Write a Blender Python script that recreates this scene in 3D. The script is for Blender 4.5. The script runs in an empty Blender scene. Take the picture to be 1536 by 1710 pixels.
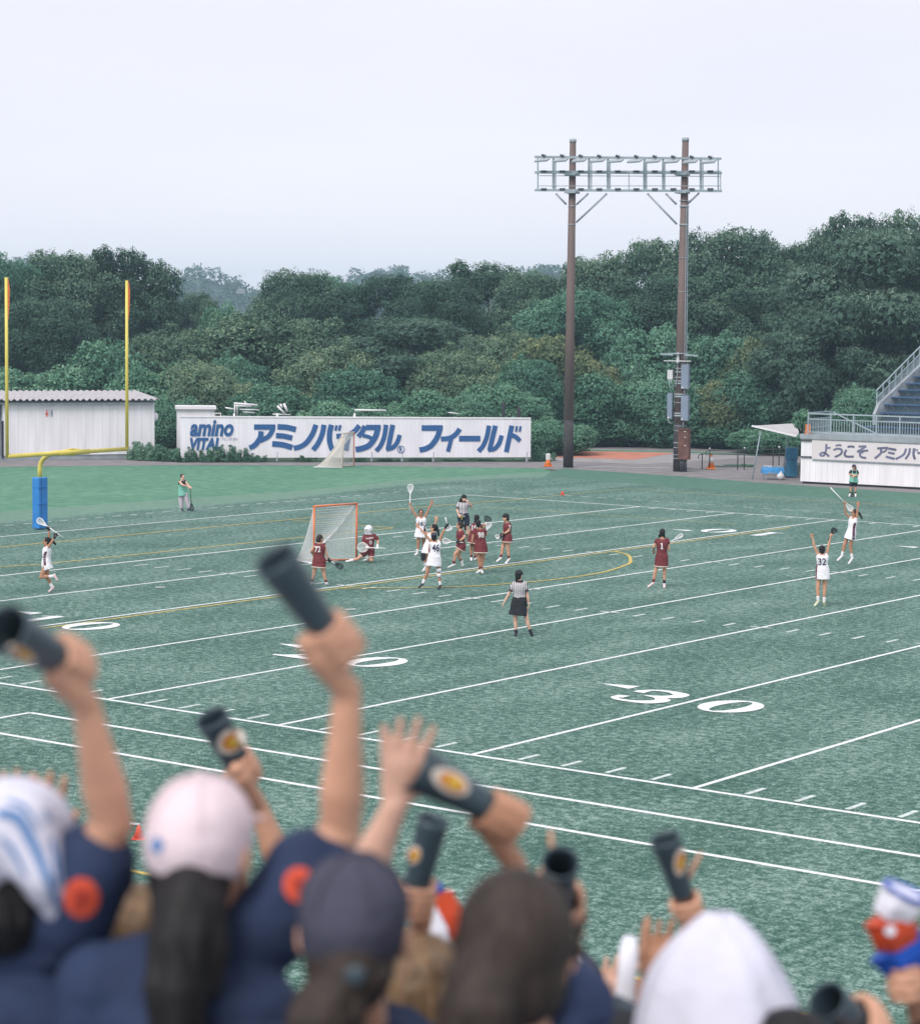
import bpy, math, random
import numpy as np
from mathutils import Vector, Matrix
from mathutils.bvhtree import BVHTree

# ------------------------------------------------------------------ camera, sky, sun, exposure
S = bpy.context.scene
COL = S.collection
FPX = 3824.75                       # focal length in photo pixels (photo is 1536 x 1710)
CAM = np.array([51.3157, -32.2949, 7.6867])
YAW, PITCH, ROLL = 2.2138, -0.0834, 0.0109
FW = np.array([math.cos(PITCH)*math.cos(YAW), math.cos(PITCH)*math.sin(YAW), math.sin(PITCH)])
_r = np.cross(FW, [0, 0, 1]); _r /= np.linalg.norm(_r); _u = np.cross(_r, FW)
RT = math.cos(ROLL)*_r + math.sin(ROLL)*_u
UP = -math.sin(ROLL)*_r + math.cos(ROLL)*_u
FH = np.array([math.cos(YAW), math.sin(YAW), 0.0])      # level forward
RH = np.array([math.sin(YAW), -math.cos(YAW), 0.0])     # level right
ZV = np.array([0., 0., 1.])

cd = bpy.data.cameras.new("camera"); cam = bpy.data.objects.new("camera", cd); COL.objects.link(cam)
M = Matrix(((RT[0], UP[0], -FW[0], CAM[0]), (RT[1], UP[1], -FW[1], CAM[1]), (RT[2], UP[2], -FW[2], CAM[2]), (0, 0, 0, 1)))
cam.matrix_world = M
cd.sensor_fit = 'HORIZONTAL'; cd.sensor_width = 36.0; cd.lens = FPX/1536*36.0
cd.clip_start = 0.1; cd.clip_end = 6000
cd.dof.use_dof = True; cd.dof.focus_distance = 78.0; cd.dof.aperture_fstop = 3.6
S.camera = cam

SUN_EL, SUN_AZ = math.radians(49), YAW + math.pi - math.radians(30)   # behind the camera, to its right
w = bpy.data.worlds.new("World"); S.world = w; w.use_nodes = True
nt = w.node_tree; nt.nodes.clear()
out = nt.nodes.new('ShaderNodeOutputWorld'); bg = nt.nodes.new('ShaderNodeBackground')
sky = nt.nodes.new('ShaderNodeTexSky'); sky.sky_type = 'NISHITA'; sky.sun_disc = False
sky.sun_elevation = SUN_EL; sky.sun_rotation = math.pi/2 - SUN_AZ; sky.dust_density = 4
sc_ = nt.nodes.new('ShaderNodeVectorMath'); sc_.operation = 'SCALE'; sc_.inputs['Scale'].default_value = 0.1
tc = nt.nodes.new('ShaderNodeTexCoord'); mp = nt.nodes.new('ShaderNodeMapping'); mp.inputs['Scale'].default_value = (1.6, 1.6, 7)
nz = nt.nodes.new('ShaderNodeTexNoise'); nz.inputs['Scale'].default_value = 2.2; nz.inputs['Detail'].default_value = 5
rp = nt.nodes.new('ShaderNodeValToRGB')
rp.color_ramp.elements[0].position = 0.3; rp.color_ramp.elements[0].color = (0.865, 0.870, 0.975, 1)
rp.color_ramp.elements[1].position = 0.7; rp.color_ramp.elements[1].color = (0.925, 0.932, 0.985, 1)
mx = nt.nodes.new('ShaderNodeMix'); mx.data_type = 'RGBA'; mx.inputs[0].default_value = 0.93
L = nt.links.new
L(sky.outputs[0], sc_.inputs[0]); L(tc.outputs['Generated'], mp.inputs[0]); L(mp.outputs[0], nz.inputs['Vector'])
L(nz.outputs[0], rp.inputs[0]); L(sc_.outputs[0], mx.inputs[6]); L(rp.outputs[0], mx.inputs[7])
sx = nt.nodes.new('ShaderNodeSeparateXYZ'); L(tc.outputs['Generated'], sx.inputs[0])
hr = nt.nodes.new('ShaderNodeMapRange'); hr.inputs[1].default_value = 0.0; hr.inputs[2].default_value = 0.16; hr.inputs[3].default_value = 1.12; hr.inputs[4].default_value = 0.985
L(sx.outputs[2], hr.inputs[0]); hm = nt.nodes.new('ShaderNodeVectorMath'); hm.operation = 'SCALE'; L(mx.outputs[2], hm.inputs[0]); L(hr.outputs[0], hm.inputs['Scale'])
L(hm.outputs[0], bg.inputs[0]); bg.inputs[1].default_value = 1.0; L(bg.outputs[0], out.inputs[0])

sl = bpy.data.lights.new("sun", 'SUN'); sl.energy = 2.4; sl.angle = math.radians(26); sl.color = (1.0, 0.955, 0.90)
so = bpy.data.objects.new("sun", sl); COL.objects.link(so)
sd = Vector((math.cos(SUN_EL)*math.cos(SUN_AZ), math.cos(SUN_EL)*math.sin(SUN_AZ), math.sin(SUN_EL)))
so.rotation_euler = sd.to_track_quat('Z', 'Y').to_euler()
so.location = (60, -60, 60)
S.view_settings.view_transform = 'Standard'; S.view_settings.look = 'None'
S.view_settings.exposure = 0.12; S.view_settings.gamma = 1.0
S.cycles.max_bounces = 6; S.cycles.volume_bounces = 0

rng = np.random.default_rng(7)
random.seed(7)

# ------------------------------------------------------------------ photo geometry helpers
def ray(x, y): return FW + (x-768)/FPX*RT - (y-855)/FPX*UP
def G(x, y, z=0.0):
    d = ray(x, y); t = (z-CAM[2])/d[2]; return CAM + t*d
def D(x, y, depth): return CAM + ray(x, y)*depth
def depth_of(P): return float((np.asarray(P)-CAM) @ FW)
def plane_pt(x, y, P0, N):
    d = ray(x, y); t = ((np.asarray(P0)-CAM) @ N)/(d @ N); return CAM + t*d
def nrm(v):
    v = np.asarray(v, float); return v/max(1e-9, np.linalg.norm(v))
YD = 0.9144

# ------------------------------------------------------------------ mesh builder
class MB:
    def __init__(s): s.v = []; s.f = []; s.n = 0; s.m = []
    def add(s, V, F, mi=0):
        V = np.asarray(V, float).reshape(-1, 3)
        s.v.append(V); s.f += [tuple(i+s.n for i in f) for f in F]; s.m += [mi]*len(F); s.n += len(V)
    def box(s, c, sx, sy, sz, X=(1, 0, 0), Y=(0, 1, 0), Z=(0, 0, 1), mi=0):
        c = np.asarray(c, float); X = np.asarray(X)*sx/2; Y = np.asarray(Y)*sy/2; Z = np.asarray(Z)*sz/2
        V = [c+a*X+b*Y+d*Z for d in (-1, 1) for b in (-1, 1) for a in (-1, 1)]
        s.add(V, [(0, 2, 3, 1), (4, 5, 7, 6), (0, 1, 5, 4), (2, 6, 7, 3), (0, 4, 6, 2), (1, 3, 7, 5)], mi)
    def bar(s, a, b, w, h=None, up=(0, 0, 1), mi=0):
        a = np.asarray(a, float); b = np.asarray(b, float); h = h or w
        X = nrm(b-a); u = np.asarray(up, float)
        if abs(X @ u) > 0.95: u = np.array([1., 0, 0])
        Y = nrm(np.cross(u, X)); Z = np.cross(X, Y)
        s.box((a+b)/2, np.linalg.norm(b-a), w, h, X, Y, Z, mi)
    def stack(s, cs, rx, ry, side, n=12, closed=True, mi=0):
        cs = [np.asarray(c, float) for c in cs]; K = len(cs); V = []; side = np.asarray(side, float)
        for i in range(K):
            t = nrm(cs[min(K-1, i+1)]-cs[max(0, i-1)])
            X = side - t*(side @ t)
            if np.linalg.norm(X) < 1e-4:
                X = np.cross(t, [0.3, 0.5, 0.8])
            X = nrm(X); Yv = np.cross(t, X)
            for k in range(n):
                a = 2*math.pi*k/n
                V.append(cs[i]+X*rx[i]*math.cos(a)+Yv*ry[i]*math.sin(a))
        F = [(i*n+k, i*n+(k+1) % n, (i+1)*n+(k+1) % n, (i+1)*n+k) for i in range(K-1) for k in range(n)]
        if closed:
            V.append(cs[0]); V.append(cs[-1]); a, b = K*n, K*n+1
            F += [(a, (k+1) % n, k) for k in range(n)] + [(b, (K-1)*n+k, (K-1)*n+(k+1) % n) for k in range(n)]
        s.add(V, F, mi)
    def tube(s, pts, r, n=8, mi=0, closed=True):
        pts = [np.asarray(p, float) for p in pts]
        rr = r if hasattr(r, '__len__') else [r]*len(pts)
        t = nrm(pts[-1]-pts[0]); sd_ = np.cross(t, [0.21, 0.53, 0.82])
        s.stack(pts, rr, rr, sd_, n, closed, mi)
    def cap(s, a, b, ra, rb, n=12, side=(1, 0.01, 0), fl=1.0):
        a = np.asarray(a, float); b = np.asarray(b, float); t = nrm(b-a)
        cs = []; rx = []
        for k in range(4):
            th = math.pi/2*(1-k/3.0); cs.append(a-t*ra*math.sin(th)); rx.append(max(1e-4, ra*math.cos(th)))
        for k in range(4):
            th = math.pi/2*k/3.0; cs.append(b+t*rb*math.sin(th)); rx.append(max(1e-4, rb*math.cos(th)))
        s.stack(cs, rx, [q*fl for q in rx], side, n)
    def ell(s, c, X, Y, Z, rx, ry, rz, n=14, m=9):
        c = np.asarray(c, float); V = [c-np.asarray(Z)*rz]; F = []
        for i in range(1, m):
            th = -math.pi/2+math.pi*i/m
            for k in range(n):
                a = 2*math.pi*k/n
                V.append(c+np.asarray(X)*rx*math.cos(th)*math.cos(a)+np.asarray(Y)*ry*math.cos(th)*math.sin(a)+np.asarray(Z)*rz*math.sin(th))
        V.append(c+np.asarray(Z)*rz); N = len(V)-1
        for k in range(n): F.append((0, 1+(k+1) % n, 1+k)); F.append((N, 1+(m-2)*n+k, 1+(m-2)*n+(k+1) % n))
        for i in range(m-2):
            for k in range(n): F.append((1+i*n+k, 1+i*n+(k+1) % n, 1+(i+1)*n+(k+1) % n, 1+(i+1)*n+k))
        s.add(V, F)
    def quad(s, a, b, c, d, mi=0): s.add([a, b, c, d], [(0, 1, 2, 3)], mi)
    def poly(s, pts, mi=0): s.add(pts, [tuple(range(len(pts)))], mi)
    def prism(s, pts, off, mi=0):
        P = [np.asarray(p, float) for p in pts]; o = np.asarray(off, float); n = len(P)
        s.add(P+[p+o for p in P], [tuple(reversed(range(n))), tuple(range(n, 2*n))]+[(k, (k+1) % n, n+(k+1) % n, n+k) for k in range(n)], mi)
    def V(s): return np.concatenate(s.v) if s.v else np.zeros((0, 3))
    def build(s, name, mat, parent=None, smooth=False, remesh=None, smit=4):
        me = bpy.data.meshes.new(name); V = s.V()
        o = bpy.data.objects.new(name, me); COL.objects.link(o)
        if parent is not None:
            o.parent = parent; off = np.array(ROOT_LOC[parent.name]); V = V-off
            ROOT_LOC[o.name] = off
        else:
            off = np.array([V[:, 0].mean(), V[:, 1].mean(), V[:, 2].min()]); V = V-off; o.location = off
            ROOT_LOC[o.name] = off
        me.from_pydata(V.tolist(), [], s.f)
        for mm in (mat if isinstance(mat, (list, tuple)) else [mat]): me.materials.append(mm)
        if isinstance(mat, (list, tuple)): me.polygons.foreach_set('material_index', s.m)
        if smooth: me.polygons.foreach_set('use_smooth', [True]*len(me.polygons))
        me.update()
        if remesh:
            r = o.modifiers.new('r', 'REMESH'); r.mode = 'VOXEL'; r.voxel_size = remesh; r.use_smooth_shade = True
            q = o.modifiers.new('s', 'SMOOTH'); q.factor = 0.5; q.iterations = smit
            PENDING.append(o)
        return o
ROOT_LOC = {}; PENDING = []
def flush():
    global PENDING
    if not PENDING: return
    dg = bpy.context.evaluated_depsgraph_get(); dg.update()
    for o in PENDING:
        mats = list(o.data.materials)
        me = bpy.data.meshes.new_from_object(o.evaluated_get(dg)); old = o.data
        o.modifiers.clear(); me.name = old.name; o.data = me; bpy.data.meshes.remove(old)
        me.materials.clear()
        for m_ in mats: me.materials.append(m_)
        me.polygons.foreach_set('use_smooth', [True]*len(me.polygons)); me.polygons.foreach_set('material_index', [0]*len(me.polygons))
    PENDING = []

def tag(o, label=None, cat=None, group=None, kind=None):
    if label: o['label'] = label
    if cat: o['category'] = cat
    if group: o['group'] = group
    if kind: o['kind'] = kind
    return o
def thing(name, label, cat, loc, group=None):
    o = bpy.data.objects.new(name, None); o.empty_display_size = 0.3; COL.objects.link(o)
    o.location = tuple(loc); ROOT_LOC[o.name] = np.array(loc, float)
    return tag(o, label, cat, group)
def copy_tree(src, loc, label, parent=None, scale=None, rz=0):
    c = src.copy(); COL.objects.link(c)
    if parent is None:
        c.location = tuple(loc); c['label'] = label
        if scale is not None: c.scale = scale
        c.rotation_euler = (0, 0, rz)
        ROOT_LOC[c.name] = np.array(loc, float)
    else: c.parent = parent
    for ch in src.children: copy_tree(ch, None, None, c)
    return c

# ------------------------------------------------------------------ materials
def pm(name, col, rough=0.7, var=0.12, scale=8.0, bump=0.0, bscale=30.0, metal=0.0, spec=0.3, col2=None, detail=4, coords='Object', stretch=None, trans=0.0):
    m = bpy.data.materials.new(name); m.use_nodes = True; t = m.node_tree; b = t.nodes['Principled BSDF']
    l = t.links.new
    tc = t.nodes.new('ShaderNodeTexCoord'); n = t.nodes.new('ShaderNodeTexNoise')
    n.inputs['Scale'].default_value = scale; n.inputs['Detail'].default_value = detail
    vec = tc.outputs[coords]
    if stretch:
        mp = t.nodes.new('ShaderNodeMapping'); mp.inputs['Scale'].default_value = stretch; l(vec, mp.inputs[0]); vec = mp.outputs[0]
    l(vec, n.inputs['Vector'])
    r = t.nodes.new('ShaderNodeValToRGB'); e = r.color_ramp.elements
    c = np.array(col); c2 = np.array(col2) if col2 is not None else None
    a = c*(1-var) if c2 is None else c; bb = np.minimum(c*(1+var), 1) if c2 is None else c2
    e[0].position = 0.32; e[0].color = (*a, 1); e[1].position = 0.68; e[1].color = (*bb, 1)
    l(n.outputs[0], r.inputs[0]); l(r.outputs[0], b.inputs['Base Color'])
    b.inputs['Roughness'].default_value = rough; b.inputs['Metallic'].default_value = metal
    b.inputs['Specular IOR Level'].default_value = spec
    if bump > 0:
        n2 = t.nodes.new('ShaderNodeTexNoise'); n2.inputs['Scale'].default_value = bscale; n2.inputs['Detail'].default_value = 3
        l(vec, n2.inputs['Vector']); bp = t.nodes.new('ShaderNodeBump'); bp.inputs['Strength'].default_value = bump
        bp.inputs['Distance'].default_value = 0.02
        l(n2.outputs[0], bp.inputs['Height']); l(bp.outputs[0], b.inputs['Normal'])
    return m
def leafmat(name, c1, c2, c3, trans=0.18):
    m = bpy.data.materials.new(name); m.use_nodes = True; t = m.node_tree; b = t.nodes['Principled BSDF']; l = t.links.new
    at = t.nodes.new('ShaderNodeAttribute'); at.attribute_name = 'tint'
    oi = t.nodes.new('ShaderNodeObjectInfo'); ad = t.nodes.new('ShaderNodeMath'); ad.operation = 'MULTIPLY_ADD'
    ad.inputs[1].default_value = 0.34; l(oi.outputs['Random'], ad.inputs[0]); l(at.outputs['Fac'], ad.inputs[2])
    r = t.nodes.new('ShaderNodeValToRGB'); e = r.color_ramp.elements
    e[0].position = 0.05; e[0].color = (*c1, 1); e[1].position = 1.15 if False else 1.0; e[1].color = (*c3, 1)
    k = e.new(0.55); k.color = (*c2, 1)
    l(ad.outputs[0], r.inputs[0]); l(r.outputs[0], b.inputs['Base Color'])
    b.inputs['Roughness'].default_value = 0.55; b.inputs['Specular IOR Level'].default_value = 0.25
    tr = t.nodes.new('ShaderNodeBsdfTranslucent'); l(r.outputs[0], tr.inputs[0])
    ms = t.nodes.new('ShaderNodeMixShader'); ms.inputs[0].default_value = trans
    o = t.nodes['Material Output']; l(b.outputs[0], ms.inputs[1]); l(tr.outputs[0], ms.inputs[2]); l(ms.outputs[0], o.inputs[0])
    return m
def turfmat(name, dark, mid, light, s1=0.55, s2=5.0, s3=38.0, bump=0.4):
    m = bpy.data.materials.new(name); m.use_nodes = True; t = m.node_tree; b = t.nodes['Principled BSDF']; l = t.links.new
    tc = t.nodes.new('ShaderNodeTexCoord')
    def noise(s, d, st=(1, 1, 1)):
        mp = t.nodes.new('ShaderNodeMapping'); mp.inputs['Scale'].default_value = st; l(tc.outputs['Object'], mp.inputs[0])
        n = t.nodes.new('ShaderNodeTexNoise'); n.inputs['Scale'].default_value = s; n.inputs['Detail'].default_value = d; n.inputs['Roughness'].default_value = 0.62
        l(mp.outputs[0], n.inputs['Vector']); return n.outputs[0]
    def mth(op, a, bq):
        x = t.nodes.new('ShaderNodeMath'); x.operation = op
        for i, q in enumerate((a, bq)):
            if hasattr(q, 'is_linked'): l(q, x.inputs[i])
            else: x.inputs[i].default_value = q
        return x.outputs[0]
    a = noise(s1, 4, (1, 0.5, 1)); bq = noise(s2, 5); c = noise(s3, 3)
    v = mth('ADD', mth('MULTIPLY', a, 0.16), mth('ADD', mth('MULTIPLY', bq, 0.40), mth('MULTIPLY', c, 0.44)))
    r = t.nodes.new('ShaderNodeValToRGB'); e = r.color_ramp.elements
    e[0].position = 0.42; e[0].color = (*dark, 1); e[1].position = 0.585; e[1].color = (*light, 1); k = e.new(0.5); k.color = (*mid, 1)
    l(v, r.inputs[0]); l(r.outputs[0], b.inputs['Base Color']); b.inputs['Roughness'].default_value = 0.75; b.inputs['Specular IOR Level'].default_value = 0.25
    bp = t.nodes.new('ShaderNodeBump'); bp.inputs['Strength'].default_value = bump; bp.inputs['Distance'].default_value = 0.03
    l(mth('ADD', bq, c), bp.inputs['Height']); l(bp.outputs[0], b.inputs['Normal'])
    return m

MT = {}
MT['turf'] = turfmat('artificial_turf', (0.017, 0.068, 0.049), (0.064, 0.148, 0.115), (0.250, 0.358, 0.318), 0.5, 6.0, 21.0)
MT['turf2'] = turfmat('worn_turf', (0.10, 0.20, 0.145), (0.13, 0.235, 0.175), (0.165, 0.27, 0.21), 0.3, 2.0, 20)
MT['grass'] = turfmat('lawn_grass', (0.050, 0.168, 0.100), (0.080, 0.218, 0.136), (0.145, 0.290, 0.190), 0.25, 1.6, 14)
MT['green2'] = turfmat('plain_green_turf', (0.050, 0.135, 0.095), (0.068, 0.165, 0.118), (0.095, 0.205, 0.15), 0.22, 2.0, 16)
MT['ground'] = pm('wild_ground', (0.05, 0.09, 0.06), 0.9, 0.35, 0.6, 0.4, 3)
MT['asphalt'] = pm('asphalt', (0.215, 0.20, 0.205), 0.9, 0.16, 1.2, 0.2, 40)
MT['asphalt2'] = pm('pale_asphalt', (0.30, 0.285, 0.285), 0.9, 0.14, 0.8, 0.2, 40)
MT['redpave'] = pm('red_paving', (0.50, 0.20, 0.135), 0.85, 0.16, 1.1)
MT['line'] = pm('white_line_paint', (0.74, 0.77, 0.78), 0.8, 0.20, 14.0, 0.15, 60)
MT['lineworn'] = pm('faded_line_paint', (0.55, 0.62, 0.60), 0.8, 0.25, 9.0, 0.15, 60)
MT['yline'] = pm('yellow_line_paint', (0.52, 0.40, 0.11), 0.8, 0.22, 6.0)
MT['ylinefar'] = pm('faded_yellow_paint', (0.36, 0.38, 0.17), 0.8, 0.25, 6.0)
MT['white'] = pm('white_paint_metal', (0.80, 0.78, 0.81), 0.5, 0.05, 1.5)
MT['whitewall'] = pm('white_wall_panel', (0.83, 0.81, 0.845), 0.55, 0.09, 2.2, stretch=(1, 1, 0.12))
MT['signwhite'] = pm('sign_board_white', (0.79, 0.775, 0.83), 0.5, 0.07, 2.0, stretch=(1, 1, 0.12))
MT['signblue'] = pm('sign_blue', (0.030, 0.108, 0.285), 0.5, 0.07, 2.0)
MT['signgrey'] = pm('faded_grey_letter', (0.135, 0.14, 0.22), 0.7, 0.35, 1.4)
MT['banner'] = pm('stained_banner', (0.66, 0.60, 0.60), 0.7, 0.0, 0.35, col2=(0.76, 0.725, 0.755))
MT['dark'] = pm('dark_gap', (0.025, 0.03, 0.035), 0.8)
MT['yellow'] = pm('yellow_paint', (0.72, 0.60, 0.135), 0.4, 0.06, 2.0)
MT['blue'] = pm('blue_pad_vinyl', (0.035, 0.225, 0.60), 0.45, 0.10, 2.5, 0.1, 8)
MT['orange'] = pm('orange_paint', (0.68, 0.19, 0.075), 0.5, 0.08, 3.0)
MT['orangeribbon'] = pm('orange_ribbon', (0.65, 0.16, 0.06), 0.7, 0.08, 3.0)
MT['net'] = pm('white_net_cord', (0.80, 0.80, 0.80), 0.8, 0.03)
MT['netcream'] = pm('cream_net_cord', (0.74, 0.68, 0.64), 0.8, 0.03)
MT['pole'] = pm('brown_steel', (0.135, 0.100, 0.096), 0.6, 0.30, 1.3, stretch=(1, 1, 0.25), col2=(0.195, 0.135, 0.125))
MT['polegrime'] = pm('grimy_pole_base', (0.055, 0.052, 0.055), 0.8, 0.25, 2.0)
MT['galv'] = pm('galvanised_steel', (0.31, 0.37, 0.41), 0.5, 0.12, 2.0, metal=0.2)
MT['lamp'] = pm('lamp_grey', (0.33, 0.37, 0.40), 0.4, 0.08)
MT['lampdark'] = pm('lamp_dark', (0.06, 0.065, 0.075), 0.5)
MT['cabgrey'] = pm('grey_cabinet', (0.22, 0.265, 0.345), 0.45, 0.06, 2)
MT['cabwhite'] = pm('white_cabinet', (0.62, 0.62, 0.64), 0.45, 0.04)
MT['rust'] = pm('brown_cabinet', (0.14, 0.068, 0.055), 0.6, 0.25, 3.0)
MT['seatblue'] = pm('blue_seat', (0.052, 0.115, 0.24), 0.45, 0.10, 2.0)
MT['concrete'] = pm('weathered_concrete', (0.31, 0.345, 0.375), 0.9, 0.16, 1.5, 0.2, 20)
MT['riser'] = pm('blue_grey_riser', (0.175, 0.245, 0.295), 0.8, 0.14, 2.0)
MT['rail'] = pm('rail_steel', (0.36, 0.43, 0.47), 0.5, 0.08, metal=0.15)
MT['roof'] = pm('corrugated_roof', (0.42, 0.395, 0.415), 0.6, 0.1, 2)
MT['tarp'] = pm('tent_canvas', (0.46, 0.44, 0.445), 0.7, 0.08, 2)
MT['bluetarp'] = pm('blue_tarp', (0.055, 0.26, 0.56), 0.4, 0.18, 6, 0.3, 12)
MT['tealtarp'] = pm('teal_sheet', (0.035, 0.17, 0.29), 0.5, 0.12, 4, 0.3, 10)
MT['bark'] = pm('bark', (0.075, 0.06, 0.05), 0.9, 0.3, 6, 0.5, 20)
MT['hill'] = pm('wooded_hill', (0.020, 0.050, 0.045), 0.95, 0.5, 0.08, col2=(0.05, 0.10, 0.075), detail=8)
MT['bank'] = pm('dark_backing', (0.012, 0.030, 0.024), 0.95, 0.4, 0.8)  # dark backing colour, stands in for shade in the crown gaps
MT['oak'] = leafmat('oak_leaves', (0.018, 0.054, 0.040), (0.066, 0.148, 0.100), (0.185, 0.290, 0.185))
MT['feather'] = leafmat('feathery_leaves', (0.038, 0.090, 0.068), (0.102, 0.192, 0.140), (0.235, 0.345, 0.25))
MT['green'] = leafmat('broad_green_leaves', (0.032, 0.105, 0.072), (0.098, 0.245, 0.165), (0.215, 0.395, 0.27))
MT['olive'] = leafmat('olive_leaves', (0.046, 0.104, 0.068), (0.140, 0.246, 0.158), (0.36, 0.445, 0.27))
MT['yellowleaf'] = leafmat('yellow_green_leaves', (0.06, 0.115, 0.07), (0.165, 0.225, 0.115), (0.36, 0.39, 0.20))
MT['vine'] = leafmat('vine_leaves', (0.032, 0.105, 0.066), (0.105, 0.255, 0.165), (0.25, 0.43, 0.28))
MT['skin'] = pm('skin', (0.60, 0.325, 0.215), 0.55, 0.15, 11, spec=0.35)
MT['skin2'] = pm('tanned_skin', (0.46, 0.235, 0.145), 0.55, 0.15, 11, spec=0.35)
MT['skinpale'] = pm('pale_skin', (0.68, 0.41, 0.31), 0.55, 0.15, 11, spec=0.35)
MT['maroon'] = pm('maroon_jersey', (0.165, 0.030, 0.036), 0.75, 0.16, 9, 0.5, 14)
MT['kitwhite'] = pm('white_jersey', (0.82, 0.80, 0.85), 0.75, 0.05, 9, 0.5, 14)
MT['cream'] = pm('cream_trim', (0.70, 0.58, 0.50), 0.8, 0.05)
MT['ink'] = pm('navy_number', (0.045, 0.032, 0.085), 0.7, 0.08)
MT['numwhite'] = pm('white_number', (0.85, 0.83, 0.84), 0.7, 0.03)
MT['black'] = pm('black_cloth', (0.022, 0.024, 0.030), 0.8, 0.2, 9, 0.4, 16)
MT['navydark'] = pm('dark_navy_shorts', (0.022, 0.030, 0.050), 0.8, 0.2, 9, 0.4, 14)
MT['hairblack'] = pm('black_hair', (0.012, 0.011, 0.012), 0.6, 0.4, 30, 0.6, 60, stretch=(1, 1, 0.15))
MT['hairbrown'] = pm('brown_hair', (0.034, 0.024, 0.020), 0.6, 0.4, 30, 0.6, 60, stretch=(1, 1, 0.15))
MT['hairfair'] = pm('light_brown_hair', (0.16, 0.10, 0.055), 0.5, 0.4, 30, 0.6, 60, stretch=(1, 1, 0.15))
MT['shoewhite'] = pm('white_shoe', (0.80, 0.76, 0.77), 0.6, 0.05)
MT['shoepink'] = pm('pink_shoe', (0.74, 0.56, 0.57), 0.6, 0.05)
MT['shoedark'] = pm('dark_shoe', (0.04, 0.035, 0.05), 0.6, 0.2)
MT['shoelime'] = pm('pale_lime_shoe', (0.66, 0.68, 0.46), 0.6, 0.1)
MT['sockwhite'] = pm('white_sock', (0.82, 0.80, 0.83), 0.8, 0.04)
MT['bib'] = pm('mint_bib', (0.20, 0.50, 0.40), 0.7, 0.14, 7, 0.6, 10)
MT['greytrouser'] = pm('light_grey_trousers', (0.50, 0.46, 0.52), 0.8, 0.08, 5, 0.6, 9)
MT['eye'] = pm('eye_dark', (0.02, 0.015, 0.012), 0.3)
MT['lip'] = pm('lip', (0.38, 0.12, 0.10), 0.5)
MT['stick'] = pm('stick_white', (0.80, 0.80, 0.80), 0.4, 0.03)
MT['stickdark'] = pm('stick_black', (0.03, 0.035, 0.04), 0.4, 0.1)
MT['navytee'] = pm('navy_tee', (0.022, 0.036, 0.083), 0.85, 0.18, 9, 0.7, 12)
MT['capnavy'] = pm('navy_cap', (0.055, 0.056, 0.085), 0.85, 0.12, 12, 0.3, 40)
MT['cappink'] = pm('pale_pink_cap', (0.70, 0.575, 0.615), 0.8, 0.05, 8, 0.3, 30)
MT['towel'] = pm('white_towel', (0.63, 0.625, 0.73), 0.9, 0.04, 7, 0.7, 10)
MT['towelblue'] = pm('blue_towel_print', (0.10, 0.22, 0.44), 0.9, 0.2, 7)
MT['mega'] = pm('slate_plastic', (0.042, 0.066, 0.082), 0.38, 0.12, 6, spec=0.4)
MT['megain'] = pm('slate_inside', (0.010, 0.016, 0.018), 0.7, 0.1)
MT['megaorange'] = pm('orange_emblem', (0.62, 0.24, 0.045), 0.6, 0.2, 20)
MT['megapale'] = pm('pale_emblem', (0.62, 0.56, 0.50), 0.6, 0.2, 20)
MT['megayellow'] = pm('yellow_emblem', (0.66, 0.46, 0.06), 0.6, 0.1, 20)
MT['patch'] = pm('red_orange_patch', (0.63, 0.085, 0.040), 0.8, 0.14, 30)
MT['patchdark'] = pm('dark_red_motif', (0.40, 0.045, 0.03), 0.8, 0.2, 40)
MT['red'] = pm('red_plastic', (0.55, 0.07, 0.025), 0.4, 0.06)
MT['royal'] = pm('royal_blue_plastic', (0.015, 0.08, 0.42), 0.35, 0.06)
MT['plwhite'] = pm('white_plastic', (0.78, 0.78, 0.86), 0.35, 0.04)
MT['conered'] = pm('red_cone', (0.72, 0.10, 0.055), 0.5, 0.05)
MT['coneorange'] = pm('orange_cone', (0.80, 0.24, 0.045), 0.5, 0.05)
MT['trouser'] = pm('dark_trousers', (0.035, 0.037, 0.045), 0.85, 0.1)
def stripemat():
    m = bpy.data.materials.new('black_white_stripes'); m.use_nodes = True; t = m.node_tree; b = t.nodes['Principled BSDF']; l = t.links.new
    at = t.nodes.new('ShaderNodeAttribute'); at.attribute_name = 'stripe'
    f = t.nodes.new('ShaderNodeMath'); f.operation = 'FRACT'; l(at.outputs['Fac'], f.inputs[0])
    g = t.nodes.new('ShaderNodeMath'); g.operation = 'GREATER_THAN'; g.inputs[1].default_value = 0.47; l(f.outputs[0], g.inputs[0])
    mx = t.nodes.new('ShaderNodeMix'); mx.data_type = 'RGBA'; l(g.outputs[0], mx.inputs[0])
    mx.inputs[6].default_value = (0.035, 0.033, 0.045, 1); mx.inputs[7].default_value = (0.78, 0.74, 0.78, 1)
    l(mx.outputs[2], b.inputs['Base Color']); b.inputs['Roughness'].default_value = 0.8; return m
MT['stripe'] = stripemat()

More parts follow.
